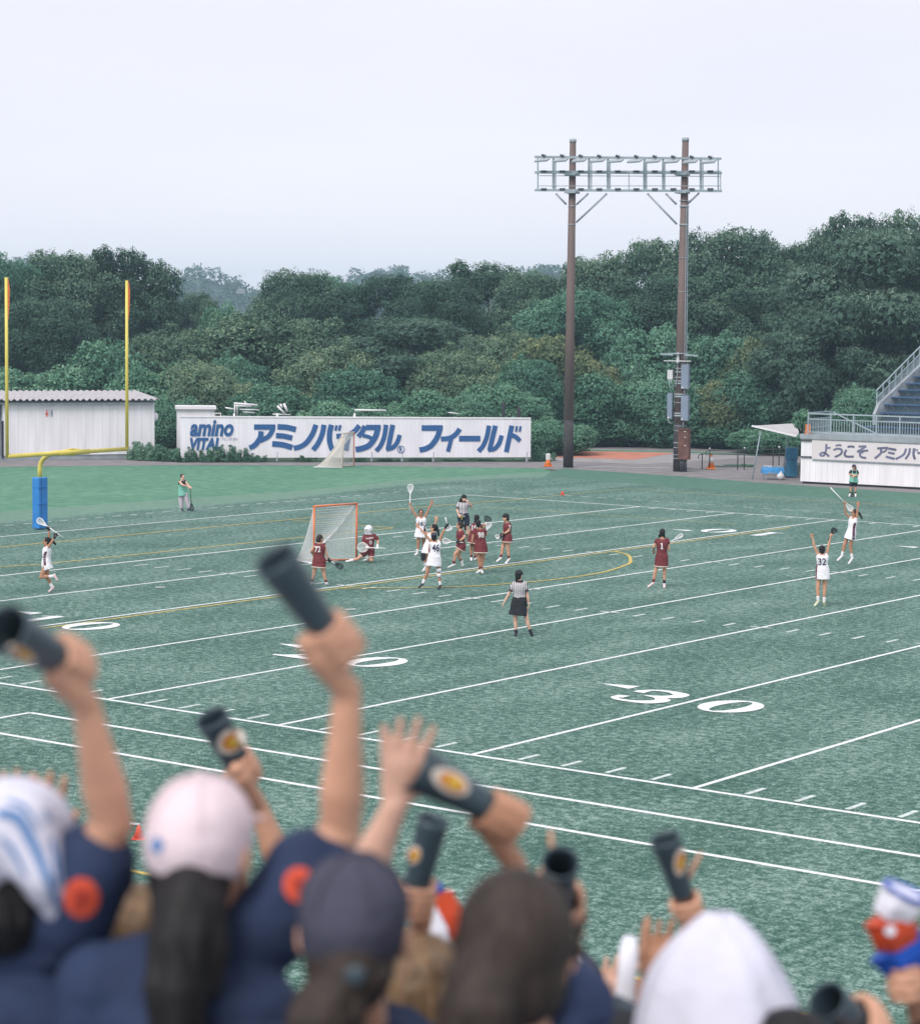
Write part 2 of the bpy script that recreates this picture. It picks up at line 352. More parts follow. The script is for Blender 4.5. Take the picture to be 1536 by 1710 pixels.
def stroke(pts, w, taper=0.0):
    """outline polygon strips of a thick 2-D polyline -> list of quads (each 4 pts)"""
    P = np.array(pts, float)
    # resample smoothly (Catmull-Rom)
    if len(P) > 2:
        Q = [2*P[0]-P[1]]+list(P)+[2*P[-1]-P[-2]]; R_ = []
        for i in range(1, len(Q)-2):
            for k in range(6):
                t = k/6
                R_.append(0.5*((2*Q[i])+(-Q[i-1]+Q[i+1])*t+(2*Q[i-1]-5*Q[i]+4*Q[i+1]-Q[i+2])*t*t+(-Q[i-1]+3*Q[i]-3*Q[i+1]+Q[i+2])*t**3))
        R_.append(P[-1]); P = np.array(R_)
    n = len(P); ww = np.interp(np.linspace(0, 1, n), np.linspace(0, 1, len(w)), w) if hasattr(w, '__len__') else np.full(n, float(w))
    T = np.gradient(P, axis=0); T /= np.maximum(1e-9, np.linalg.norm(T, axis=1))[:, None]
    N = np.stack([-T[:, 1], T[:, 0]], 1)
    a = P+N*ww[:, None]/2; b = P-N*ww[:, None]/2
    return list(a)+list(b[::-1])
# ------------------------------------------------------------------ ground, turf, paths
def sheet(name, pts, z, mat, label=None, cat=None):
    mb = MB(); mb.poly([(p[0], p[1], z) for p in pts]); o = mb.build(name, mat)
    return tag(o, kind='structure')
sheet('ground', [(-1290, -140), (290, -140), (290, 1080), (-1290, 1080)], -0.030, MT['ground'])
sheet('asphalt_path', [(-60, 20), (-37.5, 47.1), (-32.3, 54.7), (-25.5, 61.3), (-18.1, 66.2), (-12, 66.5), (-8, 66.1), (-3.4, 64.9), (8, 64), (60, 62), (60, 75), (-3, 78), (-13.7, 87.4), (-25.3, 91.5), (-32.5, 90.5), (-26, 76), (-20.5, 71.2), (-33.7, 56.2), (-36.9, 57.3), (-70, 10)][::1], -0.018, MT['asphalt'])
sheet('service_road', [(-22.9, 72.5), (-15.5, 73.4), (-14.4, 84.5), (-19.0, 86.6), (-26.5, 84.0)], -0.014, MT['asphalt2'])
sheet('red_pavement', [(-26.0, 80.6), (-23.7, 82.3), (-20.0, 84.2), (-18.1, 76.7), (-22.6, 75.2)], -0.010, MT['redpave'])
sheet('grass_strip', [(-27.2, 80.2), (-20.4, 84.7), (-15.0, 85.2), (-15.4, 86.6), (-20.6, 86.0), (-28.0, 81.8)], -0.010, MT['grass'])
sheet('lawn', [(-75, -6), (-17.4, -6), (-17.2, 20), (-16.9, 28.6), (-16.6, 37.2), (-15.9, 44.6), (-16.4, 50), (-16.9, 54.5), (-15.5, 64.7), (-17.4, 66.6), (-18.6, 65.9), (-25.5, 61.0), (-32.3, 54.3), (-37.6, 46.6), (-60, 18)], -0.010, MT['grass'])
sheet('worn_turf_border', [(-17.4, -20), (-13.3, -20), (-13.6, 30.2), (-13.2, 41.5), (-14.6, 50.1), (-14.9, 56.3), (-13.4, 61.0), (-15.5, 64.7), (-16.9, 54.5), (-16.4, 50), (-15.9, 44.6), (-16.6, 37.2), (-16.9, 28.6), (-17.2, 20)], -0.006, MT['turf2'])
sheet('plain_turf', [(-15.5, 64.7), (-13.4, 61.0), (-8.3, 60.4), (2.2, 58.8), (70, 57), (70, 63.5), (8, 64.4), (-3.4, 65.3), (-8, 66.3), (-12, 66.8), (-16.5, 67.2)], -0.006, MT['green2'])
sheet('football_turf', [(-13.3, -20), (90, -20), (90, 56.7), (2.2, 58.8), (-8.3, 60.4), (-13.4, 61.0), (-14.9, 56.3), (-14.6, 50.1), (-13.2, 41.5), (-13.6, 30.2)], 0.0, MT['turf'])

lw = 0.105
mb1, mb2, mb3, mb4, mb5, mb6 = MB(), MB(), MB(), MB(), MB(), MB()
def flat(mb, x0, y0, x1, y1, z, wd=lw):           # yards
    a = np.array([x0, y0])*YD; b = np.array([x1, y1])*YD; t = nrm(b-a); n = np.array([-t[1], t[0]])*wd/2
    mb.poly([(*(a+n), z), (*(b+n), z), (*(b-n), z), (*(a-n), z)])
WY = 53.33
for y in (0, WY): flat(mb1, -10, y, 75, y, 0.004, 0.115)
flat(mb1, 20, -2.25, 75, -2.25, 0.004, 0.12); flat(mb1, -14, -4.3, 75, -4.3, 0.004, 0.12); flat(mb1, 20, -2.25, 20, -4.3, 0.006)
flat(mb1, -10, 0, -10, WY, 0.006)
for x in range(0, 75, 5): flat(mb1, x, 0, x, WY, 0.006, 0.10 if x else 0.115)
for x in range(1, 74):
    if x % 5:
        for y0 in (0.18, 19.85, 33.9, WY-0.85): flat(mb2, x, y0, x, y0+0.67, 0.006, 0.10)
    else:
        for y0 in (20.0, 34.25): flat(mb2, x-0.33, y0+0.2, x+0.33, y0+0.2, 0.010, 0.10)
for k in range(60): flat(mb3, -13.4, -3+k*1.0, -13.4, -3+k*1.0+0.5, 0.006, 0.10)
for k in range(70): flat(mb3, -12.4+k*1.0, 56.5, -12.4+k*1.0+0.5, 56.5, 0.006, 0.10)
flat(mb1, 40.5, -8.6, 41.3, -8.6, 0.006, 0.12)
def yp(mb, pts, wd=0.10, z=0.008):
    pts = [np.array(p)*YD for p in pts]
    mb.poly([(q[0], q[1], z) for q in stroke(pts, wd)])
for seg in ([(-7, -8), (-7, 47), (-6.4, 53.5)], [(-2.2, 16.4), (-1.9, 16.9), (-1.6, 18), (-1.5, 30.6), (-1.4, 37.0)], [(-1.4, 37.0), (-3.4, 37.0), (-6.6, 36.8)]):
    for a, b in zip(seg[:-1], seg[1:]): flat(mb4, *a, *b, 0.008)
flat(mb4, 10.35, 6, 10.35, 48.6, 0.008)
yp(mb4, [(10.3, 19.4), (12.7, 22.0), (13.7, 24.5), (14.05, 26.5), (14.0, 28.9), (13.3, 31.5), (12.7, 32.7), (11.5, 34.4), (10.4, 35.2)], 0.11, 0.012)
flat(mb5, -6.5, 53.5, -6.5, 62.3, 0.008); flat(mb5, -6.5, 62.3, 70, 62.7, 0.008); flat(mb5, -5.0, 48.0, 8, 48.4, 0.008)
flat(mb4, 5, -10.85, 75, -10.85, 0.008, 0.11)
# numerals (digits stand on y=7.3, top at y=9.1 yards; triangle arrows beside)
def digit(d, x0, yb, sx, sy, z, flip=False):
    def T(p):
        u, v = p
        if flip: return ((x0-u*sx)*YD, (yb-v*sy)*YD, z)
        return ((x0+u*sx)*YD, (yb+v*sy)*YD, z)
    if d == '0':
        n = 40
        for k in range(n):
            a, b = 2*math.pi*k/n, 2*math.pi*(k+1)/n
            def o(t): return (0.5+0.5*math.cos(t), 0.5+0.5*math.sin(t))
            def i(t): return (0.5+0.20*math.cos(t)+0.03*math.sin(t), 0.5+0.43*math.sin(t))
            mb6.poly([T(o(a)), T(o(b)), T(i(b)), T(i(a))])
    else:
        st = {'1': [([(0.5, 0.0), (0.5, 0.5), (0.5, 1.0)], 0.26), ([(0.2, 0.04), (0.8, 0.04)], 0.08), ([(0.52, 0.97), (0.2, 0.80)], [0.12, 0.05])],
              '2': [([(0.02, 0.68), (0.2, 0.72)], [0.1, 0.22]), ([(0.06, 0.76), (0.2, 0.93), (0.5, 0.98), (0.85, 0.85), (0.9, 0.68), (0.65, 0.45), (0.3, 0.2), (0.08, 0.05)], [0.05, 0.1, 0.14, 0.26, 0.28, 0.16, 0.08, 0.06]), ([(0.03, 0.08), (0.5, 0.12), (0.95, 0.08)], [0.08, 0.2, 0.12]), ([(0.95, 0.05), (0.97, 0.3)], [0.16, 0.02])],
              '3': [([(0.08, 0.75), (0.25, 0.95), (0.55, 0.97), (0.84, 0.85), (0.85, 0.68), (0.65, 0.55), (0.4, 0.52)], [0.14, 0.1, 0.12, 0.26, 0.28, 0.14, 0.05]),
                    ([(0.4, 0.52), (0.7, 0.47), (0.9, 0.3), (0.8, 0.1), (0.5, 0.02), (0.2, 0.06), (0.08, 0.22)], [0.05, 0.14, 0.28, 0.26, 0.12, 0.10, 0.16]), ([(0.04, 0.73), (0.26, 0.74)], [0.14, 0.2]), ([(0.04, 0.24), (0.26, 0.24)], [0.14, 0.2])]}[d]
        for k, (p, wd) in enumerate(st):
            mb6.poly([(q[0], q[1], z+0.002*k) for q in [T(s_) for s_ in map(tuple, stroke(p, wd))]])
for x, d in ((10, '1'), (20, '2'), (30, '3'), (40, '4')):
    if d != '4': digit(d, x-1.75, 7.3, 1.35, 1.75, 0.012)
    digit('0', x+0.36, 7.3, 1.35, 1.75, 0.012)
    mb6.poly([((x-2.95)*YD, 9.0*YD, 0.010), ((x-2.0)*YD, 9.25*YD, 0.010), ((x-2.0)*YD, 8.75*YD, 0.010)])
    if d != '4': digit(d, x+1.75, WY-7.3, 1.35, 1.75, 0.012, True)
    digit('0', x-0.36, WY-7.3, 1.35, 1.75, 0.012, True)
    mb6.poly([((x-2.85)*YD, (WY-8.95)*YD, 0.010), ((x-1.9)*YD, (WY-9.2)*YD, 0.010), ((x-1.9)*YD, (WY-8.7)*YD, 0.010)][::-1])
for mb_, nm, mt in ((mb1, 'field_lines', 'line'), (mb2, 'hash_marks', 'lineworn'), (mb3, 'dashed_border_line', 'lineworn'), (mb4, 'yellow_lines', 'yline'), (mb5, 'faded_yellow_lines', 'ylinefar'), (mb6, 'yard_numbers', 'line')):
    tag(mb_.build(nm, MT[mt]), kind='structure')
mb = MB(); mb.poly([(-18.0, 68.3, -0.004), (-12.7, 71.7, -0.004), (-12.8, 71.85, -0.004), (-18.1, 68.45, -0.004)]); tag(mb.build('road_line', MT['lineworn']), kind='structure')

# terrace under the spectators: concrete tiers parallel to the sideline
def tier_z(y): return 6.10 - 0.26*math.ceil((y+31.9)/0.85 - 1e-6) if y > -31.9 else 6.10
mb = MB(); k = 0; ytop = -34.0; z = 6.10; yy = -31.9
mb.box((46, (ytop+yy)/2, z/2), 30, yy-ytop, z)
while z-0.26 > 1.5:
    z -= 0.26; mb.box((46, yy+0.425+0.001*k, z/2), 30, 0.85, z); yy += 0.85; k += 1
tag(mb.build('terrace_ground', MT['concrete']), kind='structure')

# ------------------------------------------------------------------ far hill
mb = MB(); nx, ny = 120, 14
def hillz(px): return 22.5+7*math.sin(px/140.0+0.8)*math.sin(px/61.0)+3*math.sin(px/23.0)
V = []; F = []
for j in range(ny):
    for i in range(nx):
        px = -700+i*25; dp = 760+j*24; t = j/(ny-1)
        h = hillz(px)*math.sin(min(1, t*1.35)*math.pi/2) if t < 0.75 else hillz(px)*(1-(t-0.75)*0.3)
        P = D(px, 525, dp); V.append((P[0], P[1], max(-2, h+rng.normal()*0.6)-0.5))
for j in range(ny-1):
    for i in range(nx-1): F.append((j*nx+i, j*nx+i+1, (j+1)*nx+i+1, (j+1)*nx+i))
mb.add(V, F); tag(mb.build('far_hill', MT['hill'], smooth=True), kind='structure')

def leaves(mbV, blobs, n, smin, smax, up=0.35, droop=0.0, elong=0.55, flatten=1.0, seed=1):
    """leaf-sized folded quads through the outer part of a set of blobs; returns V(n*4,3), tint(n)"""
    r = np.random.default_rng(seed); B = np.array([b[:4] for b in blobs], float)
    pr = B[:, 3]**1.75; pr /= pr.sum(); idx = r.choice(len(B), n*2, p=pr)
    d = r.normal(size=(n*2, 3)); d[:, 2] += 0.25; d /= np.linalg.norm(d, axis=1)[:, None]
    rad = B[idx, 3]*(1.06-0.42*r.random(n*2)**1.6)
    lump = 1+0.16*np.sin(d[:, 0]*7+idx)*np.sin(d[:, 1]*6+idx*2.1)+0.10*np.sin(d[:, 2]*11+idx*1.3)
    P = B[idx, :3]+d*(rad*lump)[:, None]*np.array([1, 1, flatten])
    inside = np.zeros(len(P), bool)
    for k in range(len(B)):
        q = (P-B[k, :3])/np.array([1, 1, flatten]); inside |= (np.linalg.norm(q, axis=1) < B[k, 3]*0.66)
    P = P[~inside][:n]; d = d[~inside][:n]; idx = idx[~inside][:n]; m = len(P)
    N = d*0.75+r.normal(size=(m, 3))*0.55; N[:, 2] += up; N /= np.linalg.norm(N, axis=1)[:, None]
    A = np.cross(N, r.normal(size=(m, 3))); A[:, 2] -= droop; A /= np.linalg.norm(A, axis=1)[:, None]
    Bv = np.cross(N, A); s = (smin+(smax-smin)*r.random(m))[:, None]
    V = np.stack([P-A*s*0.5, P+Bv*s*elong*0.5+N*s*0.1, P+A*s*0.5, P-Bv*s*elong*0.5+N*s*0.1], 1).reshape(-1, 3)
    bt = r.random(len(B))
    tint = np.clip(0.0+0.36*r.random(m)**1.3+0.30*bt[idx]+0.26*np.clip(d[:, 2], 0, 1), 0, 0.98)  # upward leaves tinted lighter: lit tops put into the colour, also pale shrub tips
    return V, tint
def leafmesh(name, V, tint, mat):
    n = len(V)//4; me = bpy.data.meshes.new(name)
    me.vertices.add(len(V)); me.vertices.foreach_set('co', V.astype(np.float32).ravel())
    me.loops.add(n*4); me.loops.foreach_set('vertex_index', np.arange(n*4, dtype=np.int32))
    me.polygons.add(n); me.polygons.foreach_set('loop_start', np.arange(0, n*4, 4, dtype=np.int32)); me.polygons.foreach_set('loop_total', np.full(n, 4, np.int32))
    a = me.attributes.new('tint', 'FLOAT', 'FACE'); a.data.foreach_set('value', tint.astype(np.float32))
    me.materials.append(mat); me.update(calc_edges=True); me.validate(); return me
def meshobj(name, me, parent=None, loc=(0, 0, 0)):
    o = bpy.data.objects.new(name, me); COL.objects.link(o)
    if parent is not None: o.parent = parent
    else: o.location = loc
    return o
hb = []
for k in range(420):
    px = rng.uniform(-150, 1700); t = rng.random()**0.7; dp = 770+t*175
    P = D(px, 525, dp); h = hillz(px)*math.sin(min(1, (dp-760)/312*1.35)*math.pi/2)
    hb.append((P[0], P[1], h+rng.uniform(0, 2.2), rng.uniform(2.5, 4.8)))
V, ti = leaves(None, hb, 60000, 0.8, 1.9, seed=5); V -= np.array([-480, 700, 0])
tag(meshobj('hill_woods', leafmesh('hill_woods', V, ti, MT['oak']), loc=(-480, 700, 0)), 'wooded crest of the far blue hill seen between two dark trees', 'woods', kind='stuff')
P = D(402, 486, 790); t = thing('far_house', 'tiny pale house among the woods on the far hill', 'house', (P[0], P[1], P[2]-3))
mb = MB(); mb.box(P+ZV*-.2, 2.8, 2.5, 1.0, RH, FH); mb.build('wall', MT['concrete'], t)
mb = MB(); mb.prism([P+RH*-1.8+ZV*0.3+FH*-1.5, P+RH*1.8+ZV*0.3+FH*-1.5, P+ZV*.8+FH*-1.5], FH*3); mb.build('roof', MT['roof'], t)
P = D(520, 525, 1000); P[2] = 0; t = thing('transmission_tower', 'faint lattice pylon rising behind the trees left of the goal', 'pylon', P)
mb = MB(); H = 30.0
for sx in (-1, 1):
    for sy in (-1, 1): mb.bar(P+RH*2.6*sx+FH*2.6*sy, P+RH*0.7*sx+FH*0.7*sy+ZV*H, 0.28)
for k in range(9):
    q = 2.6-1.9*k/9; mb.bar(P+RH*q-FH*q+ZV*H*k/9, P-RH*(q-.2)-FH*q+ZV*H*(k+1)/9, 0.16); mb.bar(P-RH*q-FH*q+ZV*H*k/9, P+RH*(q-.2)-FH*q+ZV*H*(k+1)/9, 0.16)
mb.build('lattice', MT['galv'], t)
mb = MB()
for k in (0.86, 0.98): mb = MB(); mb.bar(P-RH*2.0+ZV*H*k, P+RH*2.0+ZV*H*k, 0.3); mb.build('cross_arm', MT['galv'], t)

# added bank behind the trees, dark so gaps in the crowns look shaded
mb = MB(); V = []; F = []; nx = 60
for j in range(8):
    for i in range(nx):
        px = -260+i*34; dp = 172+j*8; P = D(px, 525, dp)
        V.append((P[0], P[1], (-0.5, 1.6, 3.2, 4.6, 5.4, 5.2, 3, -0.5)[j]*(1.0+0.18*math.sin(px/60.0))*(0.75 if 230 < px < 440 else 1)))
for j in range(7):
    for i in range(nx-1): F.append((j*nx+i, j*nx+i+1, (j+1)*nx+i+1, (j+1)*nx+i))
mb.add(V, F); tag(mb.build('backing_bank', MT['bank'], smooth=True), kind='structure')

# ------------------------------------------------------------------ trees and shrubs
DIMS = {}
def proto_tree(name, mat, Hh, Wd, n, seed, nb, low=0.22, smin=0.17, smax=0.36, trunk=True, droop=0.0, elong=0.55, flat=0.85, rmin=0.16, rmax=0.27):
    r = np.random.default_rng(seed); blobs = []
    zc = (low+1)/2*Hh; hz_ = (1-low)/2*Hh
    for k in range(nb):                                 # lobes over a domed crown
        v = 1-1.86*(k+0.5)/nb; th = 2*math.pi*(k*0.618034+0.05*r.normal()); rr = (rmin+(rmax-rmin)*r.random())*Wd*(1.0 if v < .5 else .92)
        q = math.sqrt(max(0, 1-v*v))**.75; rho = max(0, Wd*0.5*q-rr*0.62)*(0.86+0.22*r.random())
        blobs.append((rho*math.cos(th), rho*math.sin(th), zc+v*(hz_-rr*0.7*flat)+0.055*Hh*r.normal(), rr))
    blobs.append((0, 0, zc-.05*Hh, Wd*0.27)); core = list(blobs)
    for k in range(int(nb*2.6)):                        # small tufts standing out of the outline
        b = blobs[int(r.integers(0, nb))]; dd = r.normal(size=3); dd[2] = abs(dd[2])*0.9+0.2; dd = nrm(dd)
        blobs.append((b[0]+dd[0]*b[3]*(0.9+.25*r.random()), b[1]+dd[1]*b[3]*0.95, b[2]+dd[2]*b[3]*(0.8+.35*r.random())*flat, b[3]*(0.13+0.20*r.random())))
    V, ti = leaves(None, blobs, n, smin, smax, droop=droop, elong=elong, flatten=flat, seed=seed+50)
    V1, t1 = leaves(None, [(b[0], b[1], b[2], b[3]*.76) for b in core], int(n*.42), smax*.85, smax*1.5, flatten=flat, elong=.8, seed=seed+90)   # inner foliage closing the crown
    V = np.concatenate([V, V1]); ti = np.concatenate([ti, t1*.22])  # inner leaves tinted darker, shade of the crown hollows put into the colour
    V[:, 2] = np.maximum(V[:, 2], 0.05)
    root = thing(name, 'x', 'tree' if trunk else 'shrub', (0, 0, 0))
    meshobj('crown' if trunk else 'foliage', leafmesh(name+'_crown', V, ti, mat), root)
    mb = MB()
    if trunk:
        mb.tube([(0, 0, -0.2), (0.05, 0, Hh*0.25), (0, 0.1, Hh*0.55), (0.1, 0, Hh*0.8)], [0.032*Hh, 0.024*Hh, 0.015*Hh, 0.004*Hh], 8)
        for k in range(6):
            b = blobs[int(r.integers(0, nb))]; z0 = Hh*(0.22+0.06*k); mb.tube([(0, 0, z0), (b[0]*0.5, b[1]*0.5, (z0+b[2])/2), b[:3]], [0.011*Hh, 0.008*Hh, 0.003*Hh], 6)
        mb.build('trunk', MT['bark'], root, smooth=True)
    else:
        for k in range(5):
            b = blobs[int(r.integers(0, nb))]; mb.tube([(b[0]*0.15, b[1]*0.15, 0), (b[0]*0.6, b[1]*0.6, b[2]*0.6), b[:3]], [0.05, 0.035, 0.015], 6)
        mb.build('stem', MT['bark'], root, smooth=True)
    DIMS[root.name] = (float(np.percentile(V[:,0],97.5)-np.percentile(V[:,0],2.5)+np.percentile(V[:,1],97.5)-np.percentile(V[:,1],2.5))/2, float(np.percentile(V[:,2],99.3)))
    return root
PT = {
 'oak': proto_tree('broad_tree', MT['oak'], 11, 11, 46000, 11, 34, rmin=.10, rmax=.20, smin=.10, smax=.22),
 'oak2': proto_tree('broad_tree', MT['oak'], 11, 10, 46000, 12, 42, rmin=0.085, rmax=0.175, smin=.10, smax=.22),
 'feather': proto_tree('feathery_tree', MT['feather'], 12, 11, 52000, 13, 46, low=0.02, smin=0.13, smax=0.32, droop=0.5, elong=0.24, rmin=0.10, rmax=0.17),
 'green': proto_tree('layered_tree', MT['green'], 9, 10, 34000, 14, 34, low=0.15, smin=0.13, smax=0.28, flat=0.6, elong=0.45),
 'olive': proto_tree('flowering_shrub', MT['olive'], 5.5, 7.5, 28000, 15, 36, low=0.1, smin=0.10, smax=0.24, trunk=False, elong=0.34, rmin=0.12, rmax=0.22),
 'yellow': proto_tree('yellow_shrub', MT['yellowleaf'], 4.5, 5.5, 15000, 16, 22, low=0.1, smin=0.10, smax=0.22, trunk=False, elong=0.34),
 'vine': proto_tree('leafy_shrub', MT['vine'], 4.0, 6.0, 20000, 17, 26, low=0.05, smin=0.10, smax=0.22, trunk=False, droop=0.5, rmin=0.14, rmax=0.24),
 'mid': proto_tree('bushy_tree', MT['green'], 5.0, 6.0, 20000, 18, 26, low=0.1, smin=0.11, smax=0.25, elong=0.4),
}
USED = set()
def plant(kind, px, top, wpx, dp, label, group='trees and shrubs of the wood behind the field', basez=0.0):
    P = D(px, 525, dp); base = (P[0], P[1], basez); h = CAM[2]+(CAM[2]*0+(-(top-525))/FPX*dp)-basez; wd = wpx/FPX*dp
    pr = PT[kind]; Wd, Hh = DIMS[pr.name]; sc3 = (wd/Wd*1.04, wd/Wd*1.04, h/Hh*1.0)
    if kind in USED: return copy_tree(pr, base, label, None, sc3, rng.uniform(0, 6.28))
    USED.add(kind); pr.location = base; pr.scale = sc3; pr['label'] = label; pr['group'] = group; return pr
TREES = [
 ('green', 2, 426, 120, 165, 'pale green tree at the left edge behind the left goalpost upright'),
 ('oak', 115, 424, 190, 168, 'large dark tree between the two yellow goalpost uprights'),
 ('oak2', 205, 418, 150, 170, 'tall dark tree directly behind the right yellow goalpost upright'),
 ('oak', 60, 500, 170, 160, 'dark lower tree behind the toilet block roof at far left'),
 ('oak2', 325, 488, 80, 176, 'small dark tree in front of the gap showing the far hill'),
 ('vine', 372, 512, 110, 160, 'low light green tree below the gap showing the far hill'),
 ('oak', 508, 450, 145, 170, 'rounded dark tree just right of the far hill gap'),
 ('green', 560, 458, 110, 178, 'lighter green tree peeping behind the rounded dark trees'),
 ('oak2', 645, 456, 170, 168, 'dark tree above the centre of the white sign board'),
 ('oak', 730, 462, 130, 165, 'dark tree between the sign centre and the taller dark tree'),
 ('oak2', 815, 434, 160, 172, 'tallest dark tree left of the left lighting pole'),
 ('oak', 905, 448, 130, 170, 'dark tree touching the left lighting pole on its left'),
 ('oak', 985, 425, 150, 172, 'dark tree just right of the left lighting pole'),
 ('green', 960, 478, 180, 158, 'layered bright green tree behind the left lighting pole'),
 ('oak2', 1085, 395, 170, 170, 'tall dark tree between the two lighting poles'),
 ('oak', 1215, 374, 220, 168, 'broad tall dark tree right of the right lighting pole'),
 ('oak2', 1310, 402, 150, 170, 'dark tree between the broad dark tree and the feathery one'),
 ('oak', 1140, 450, 190, 160, 'dark lower tree directly behind the right lighting pole'),
 ('oak2', 1270, 470, 170, 158, 'dark lower tree right of the right lighting pole'),
 ('oak2', 1430, 352, 160, 165, 'high thin topped tree behind the feathery tree at right'),
 ('oak', 1540, 345, 170, 165, 'tall dark tree at the right edge above the stand'),
 ('feather', 1475, 375, 300, 142, 'huge feathery willow-like tree behind the blue seated stand'),
 ('feather', 1375, 500, 190, 139, 'feathery grey green tree left of the huge one behind the tent'),
 ('olive', 445, 520, 260, 152, 'wide olive flowering shrub mound above the left end of the sign'),
 ('olive', 310, 550, 190, 149, 'olive shrub mound right of the right yellow upright'),
 ('vine', 190, 572, 180, 147, 'vine covered mound above the toilet block roof centre'),
 ('vine', 60, 615, 190, 143, 'vine covered shrub above the toilet block roof at left'),
 ('vine', 265, 610, 150, 141, 'light green shrub above the right end of the toilet block roof'),
 ('olive', 345, 600, 130, 140, 'shaggy olive shrub above the white equipment shed'),
 ('olive', 548, 572, 150, 146, 'pale tipped shrub tree above the letters at sign centre left'),
 ('feather', 690, 526, 260, 150, 'wide grey green feathery shrub tree above the sign centre'),
 ('mid', 395, 590, 100, 146, 'blue green young tree within the olive mound'),
 ('mid', 600, 610, 130, 139, 'dark green shrub tree left of the feathery one above the sign'),
 ('olive', 770, 575, 140, 144, 'olive shrub right of the feathery one above the sign'),
 ('olive', 850, 545, 150, 148, 'olive yellow topped shrub above the right end of the sign'),
 ('yellow', 915, 555, 150, 145, 'bright yellow green shrub left of the left lighting pole'),
 ('yellow', 975, 580, 120, 147, 'yellow green shrub emerging right of the left lighting pole'),
 ('mid', 885, 590, 100, 141, 'blue green shrub under the yellow one beside the left pole'),
 ('vine', 830, 635, 150, 136, 'light green shrub just above the right half of the sign'),
 ('vine', 720, 645, 140, 135, 'leafy shrub standing just above the sign centre'),
 ('mid', 790, 650, 90, 134, 'small leafy tree above the katakana at sign centre right'),
 ('vine', 560, 665, 130, 134, 'low vines over the white pipes behind the sign'),
 ('vine', 650, 668, 120, 133, 'low tangle of vines behind the sign above the far net'),
 ('mid', 1090, 538, 150, 150, 'bright green bushy tree left of the right lighting pole'),
 ('mid', 1200, 548, 130, 150, 'green bushy tree right of the right lighting pole'),
 ('vine', 1000, 615, 150, 143, 'light green shrub right of the left pole above the hedge'),
 ('yellow', 1265, 555, 120, 148, 'yellow green shrub right of the right pole beside feathery tree'),
 ('yellow', 1205, 625, 110, 142, 'faded yellowish shrub just right of the grey cabinets'),
 ('mid', 1285, 600, 140, 141, 'green shrub tree between the grey cabinets and the tent'),
 ('mid', 1110, 620, 130, 142, 'green shrub directly behind the grey cabinets'),
 ('vine', 20, 650, 120, 138, 'dense vine shrub beside the roof at the left edge'),
 ('vine', 290, 660, 100, 136, 'dark leafy shrub in the gap between toilet block and sign'),
 ('vine', 452, 640, 150, 139, 'leafy green shrub behind the white pipes'),
 ('mid', 1440, 632, 85, 124, 'bright green shrub leaning on the stair wall of the stand'),
]
for a in TREES: plant(*a)
HEDGE = [(905, 690, 150, 133, 'dark vine clad hedge section at the right end of the sign'), (985, 678, 150, 143, 'vine clad hedge section right of the left lighting pole'), (1070, 690, 150, 144, 'vine clad hedge section midway between the lighting poles'), (1150, 688, 150, 144, 'vine clad hedge section behind the right lighting pole'), (1235, 690, 150, 142, 'vine clad hedge section right of the right lighting pole'), (1310, 700, 140, 136, 'dark vine clad hedge section behind the tent')]
hp = proto_tree('hedge', MT['vine'], 2.6, 6.0, 24000, 31, 30, low=0.02, smin=0.09, smax=0.20, trunk=False, droop=0.6, rmin=0.13, rmax=0.2)
PT['hedge'] = hp
for (px, top, wpx, dp, lb) in HEDGE: plant('hedge', px, top, wpx, dp, lb, 'vine clad hedge sections along the road')
# weeds along sign and building
def proto_weed():
    r = np.random.default_rng(33); bl = []; root = thing('weed_clump', 'x', 'plant', (0, 0, 0)); mb = MB()
    for k in range(13):
        x, y = r.normal(0, .24), r.normal(0, .2); h = r.uniform(.35, 1.0)*(1-.5*min(1, abs(x))); lx, ly = r.normal(0, .08, 2)
        if k < 4: mb = MB(); mb.tube([(x, y, 0), (x+lx, y+ly, h)], [.012, .005], 5); mb.build('stem', MT['bark'], root)
        for j in range(6): f_ = (j+.6)/6; bl.append((x+lx*f_, y+ly*f_, h*f_, .115*(1.15-.6*f_)))
    V, ti = leaves(None, bl, 2600, .05, .12, up=.5, droop=.3, elong=.4, seed=77); V[:, 2] = np.maximum(V[:, 2], .02)
    meshobj('foliage', leafmesh('weed_foliage', V, ti, MT['vine']), root)
    DIMS[root.name] = (float(np.percentile(V[:, 0], 96)-np.percentile(V[:, 0], 4)), float(np.percentile(V[:, 2], 99.3))); return root
PT['weed'] = proto_weed()
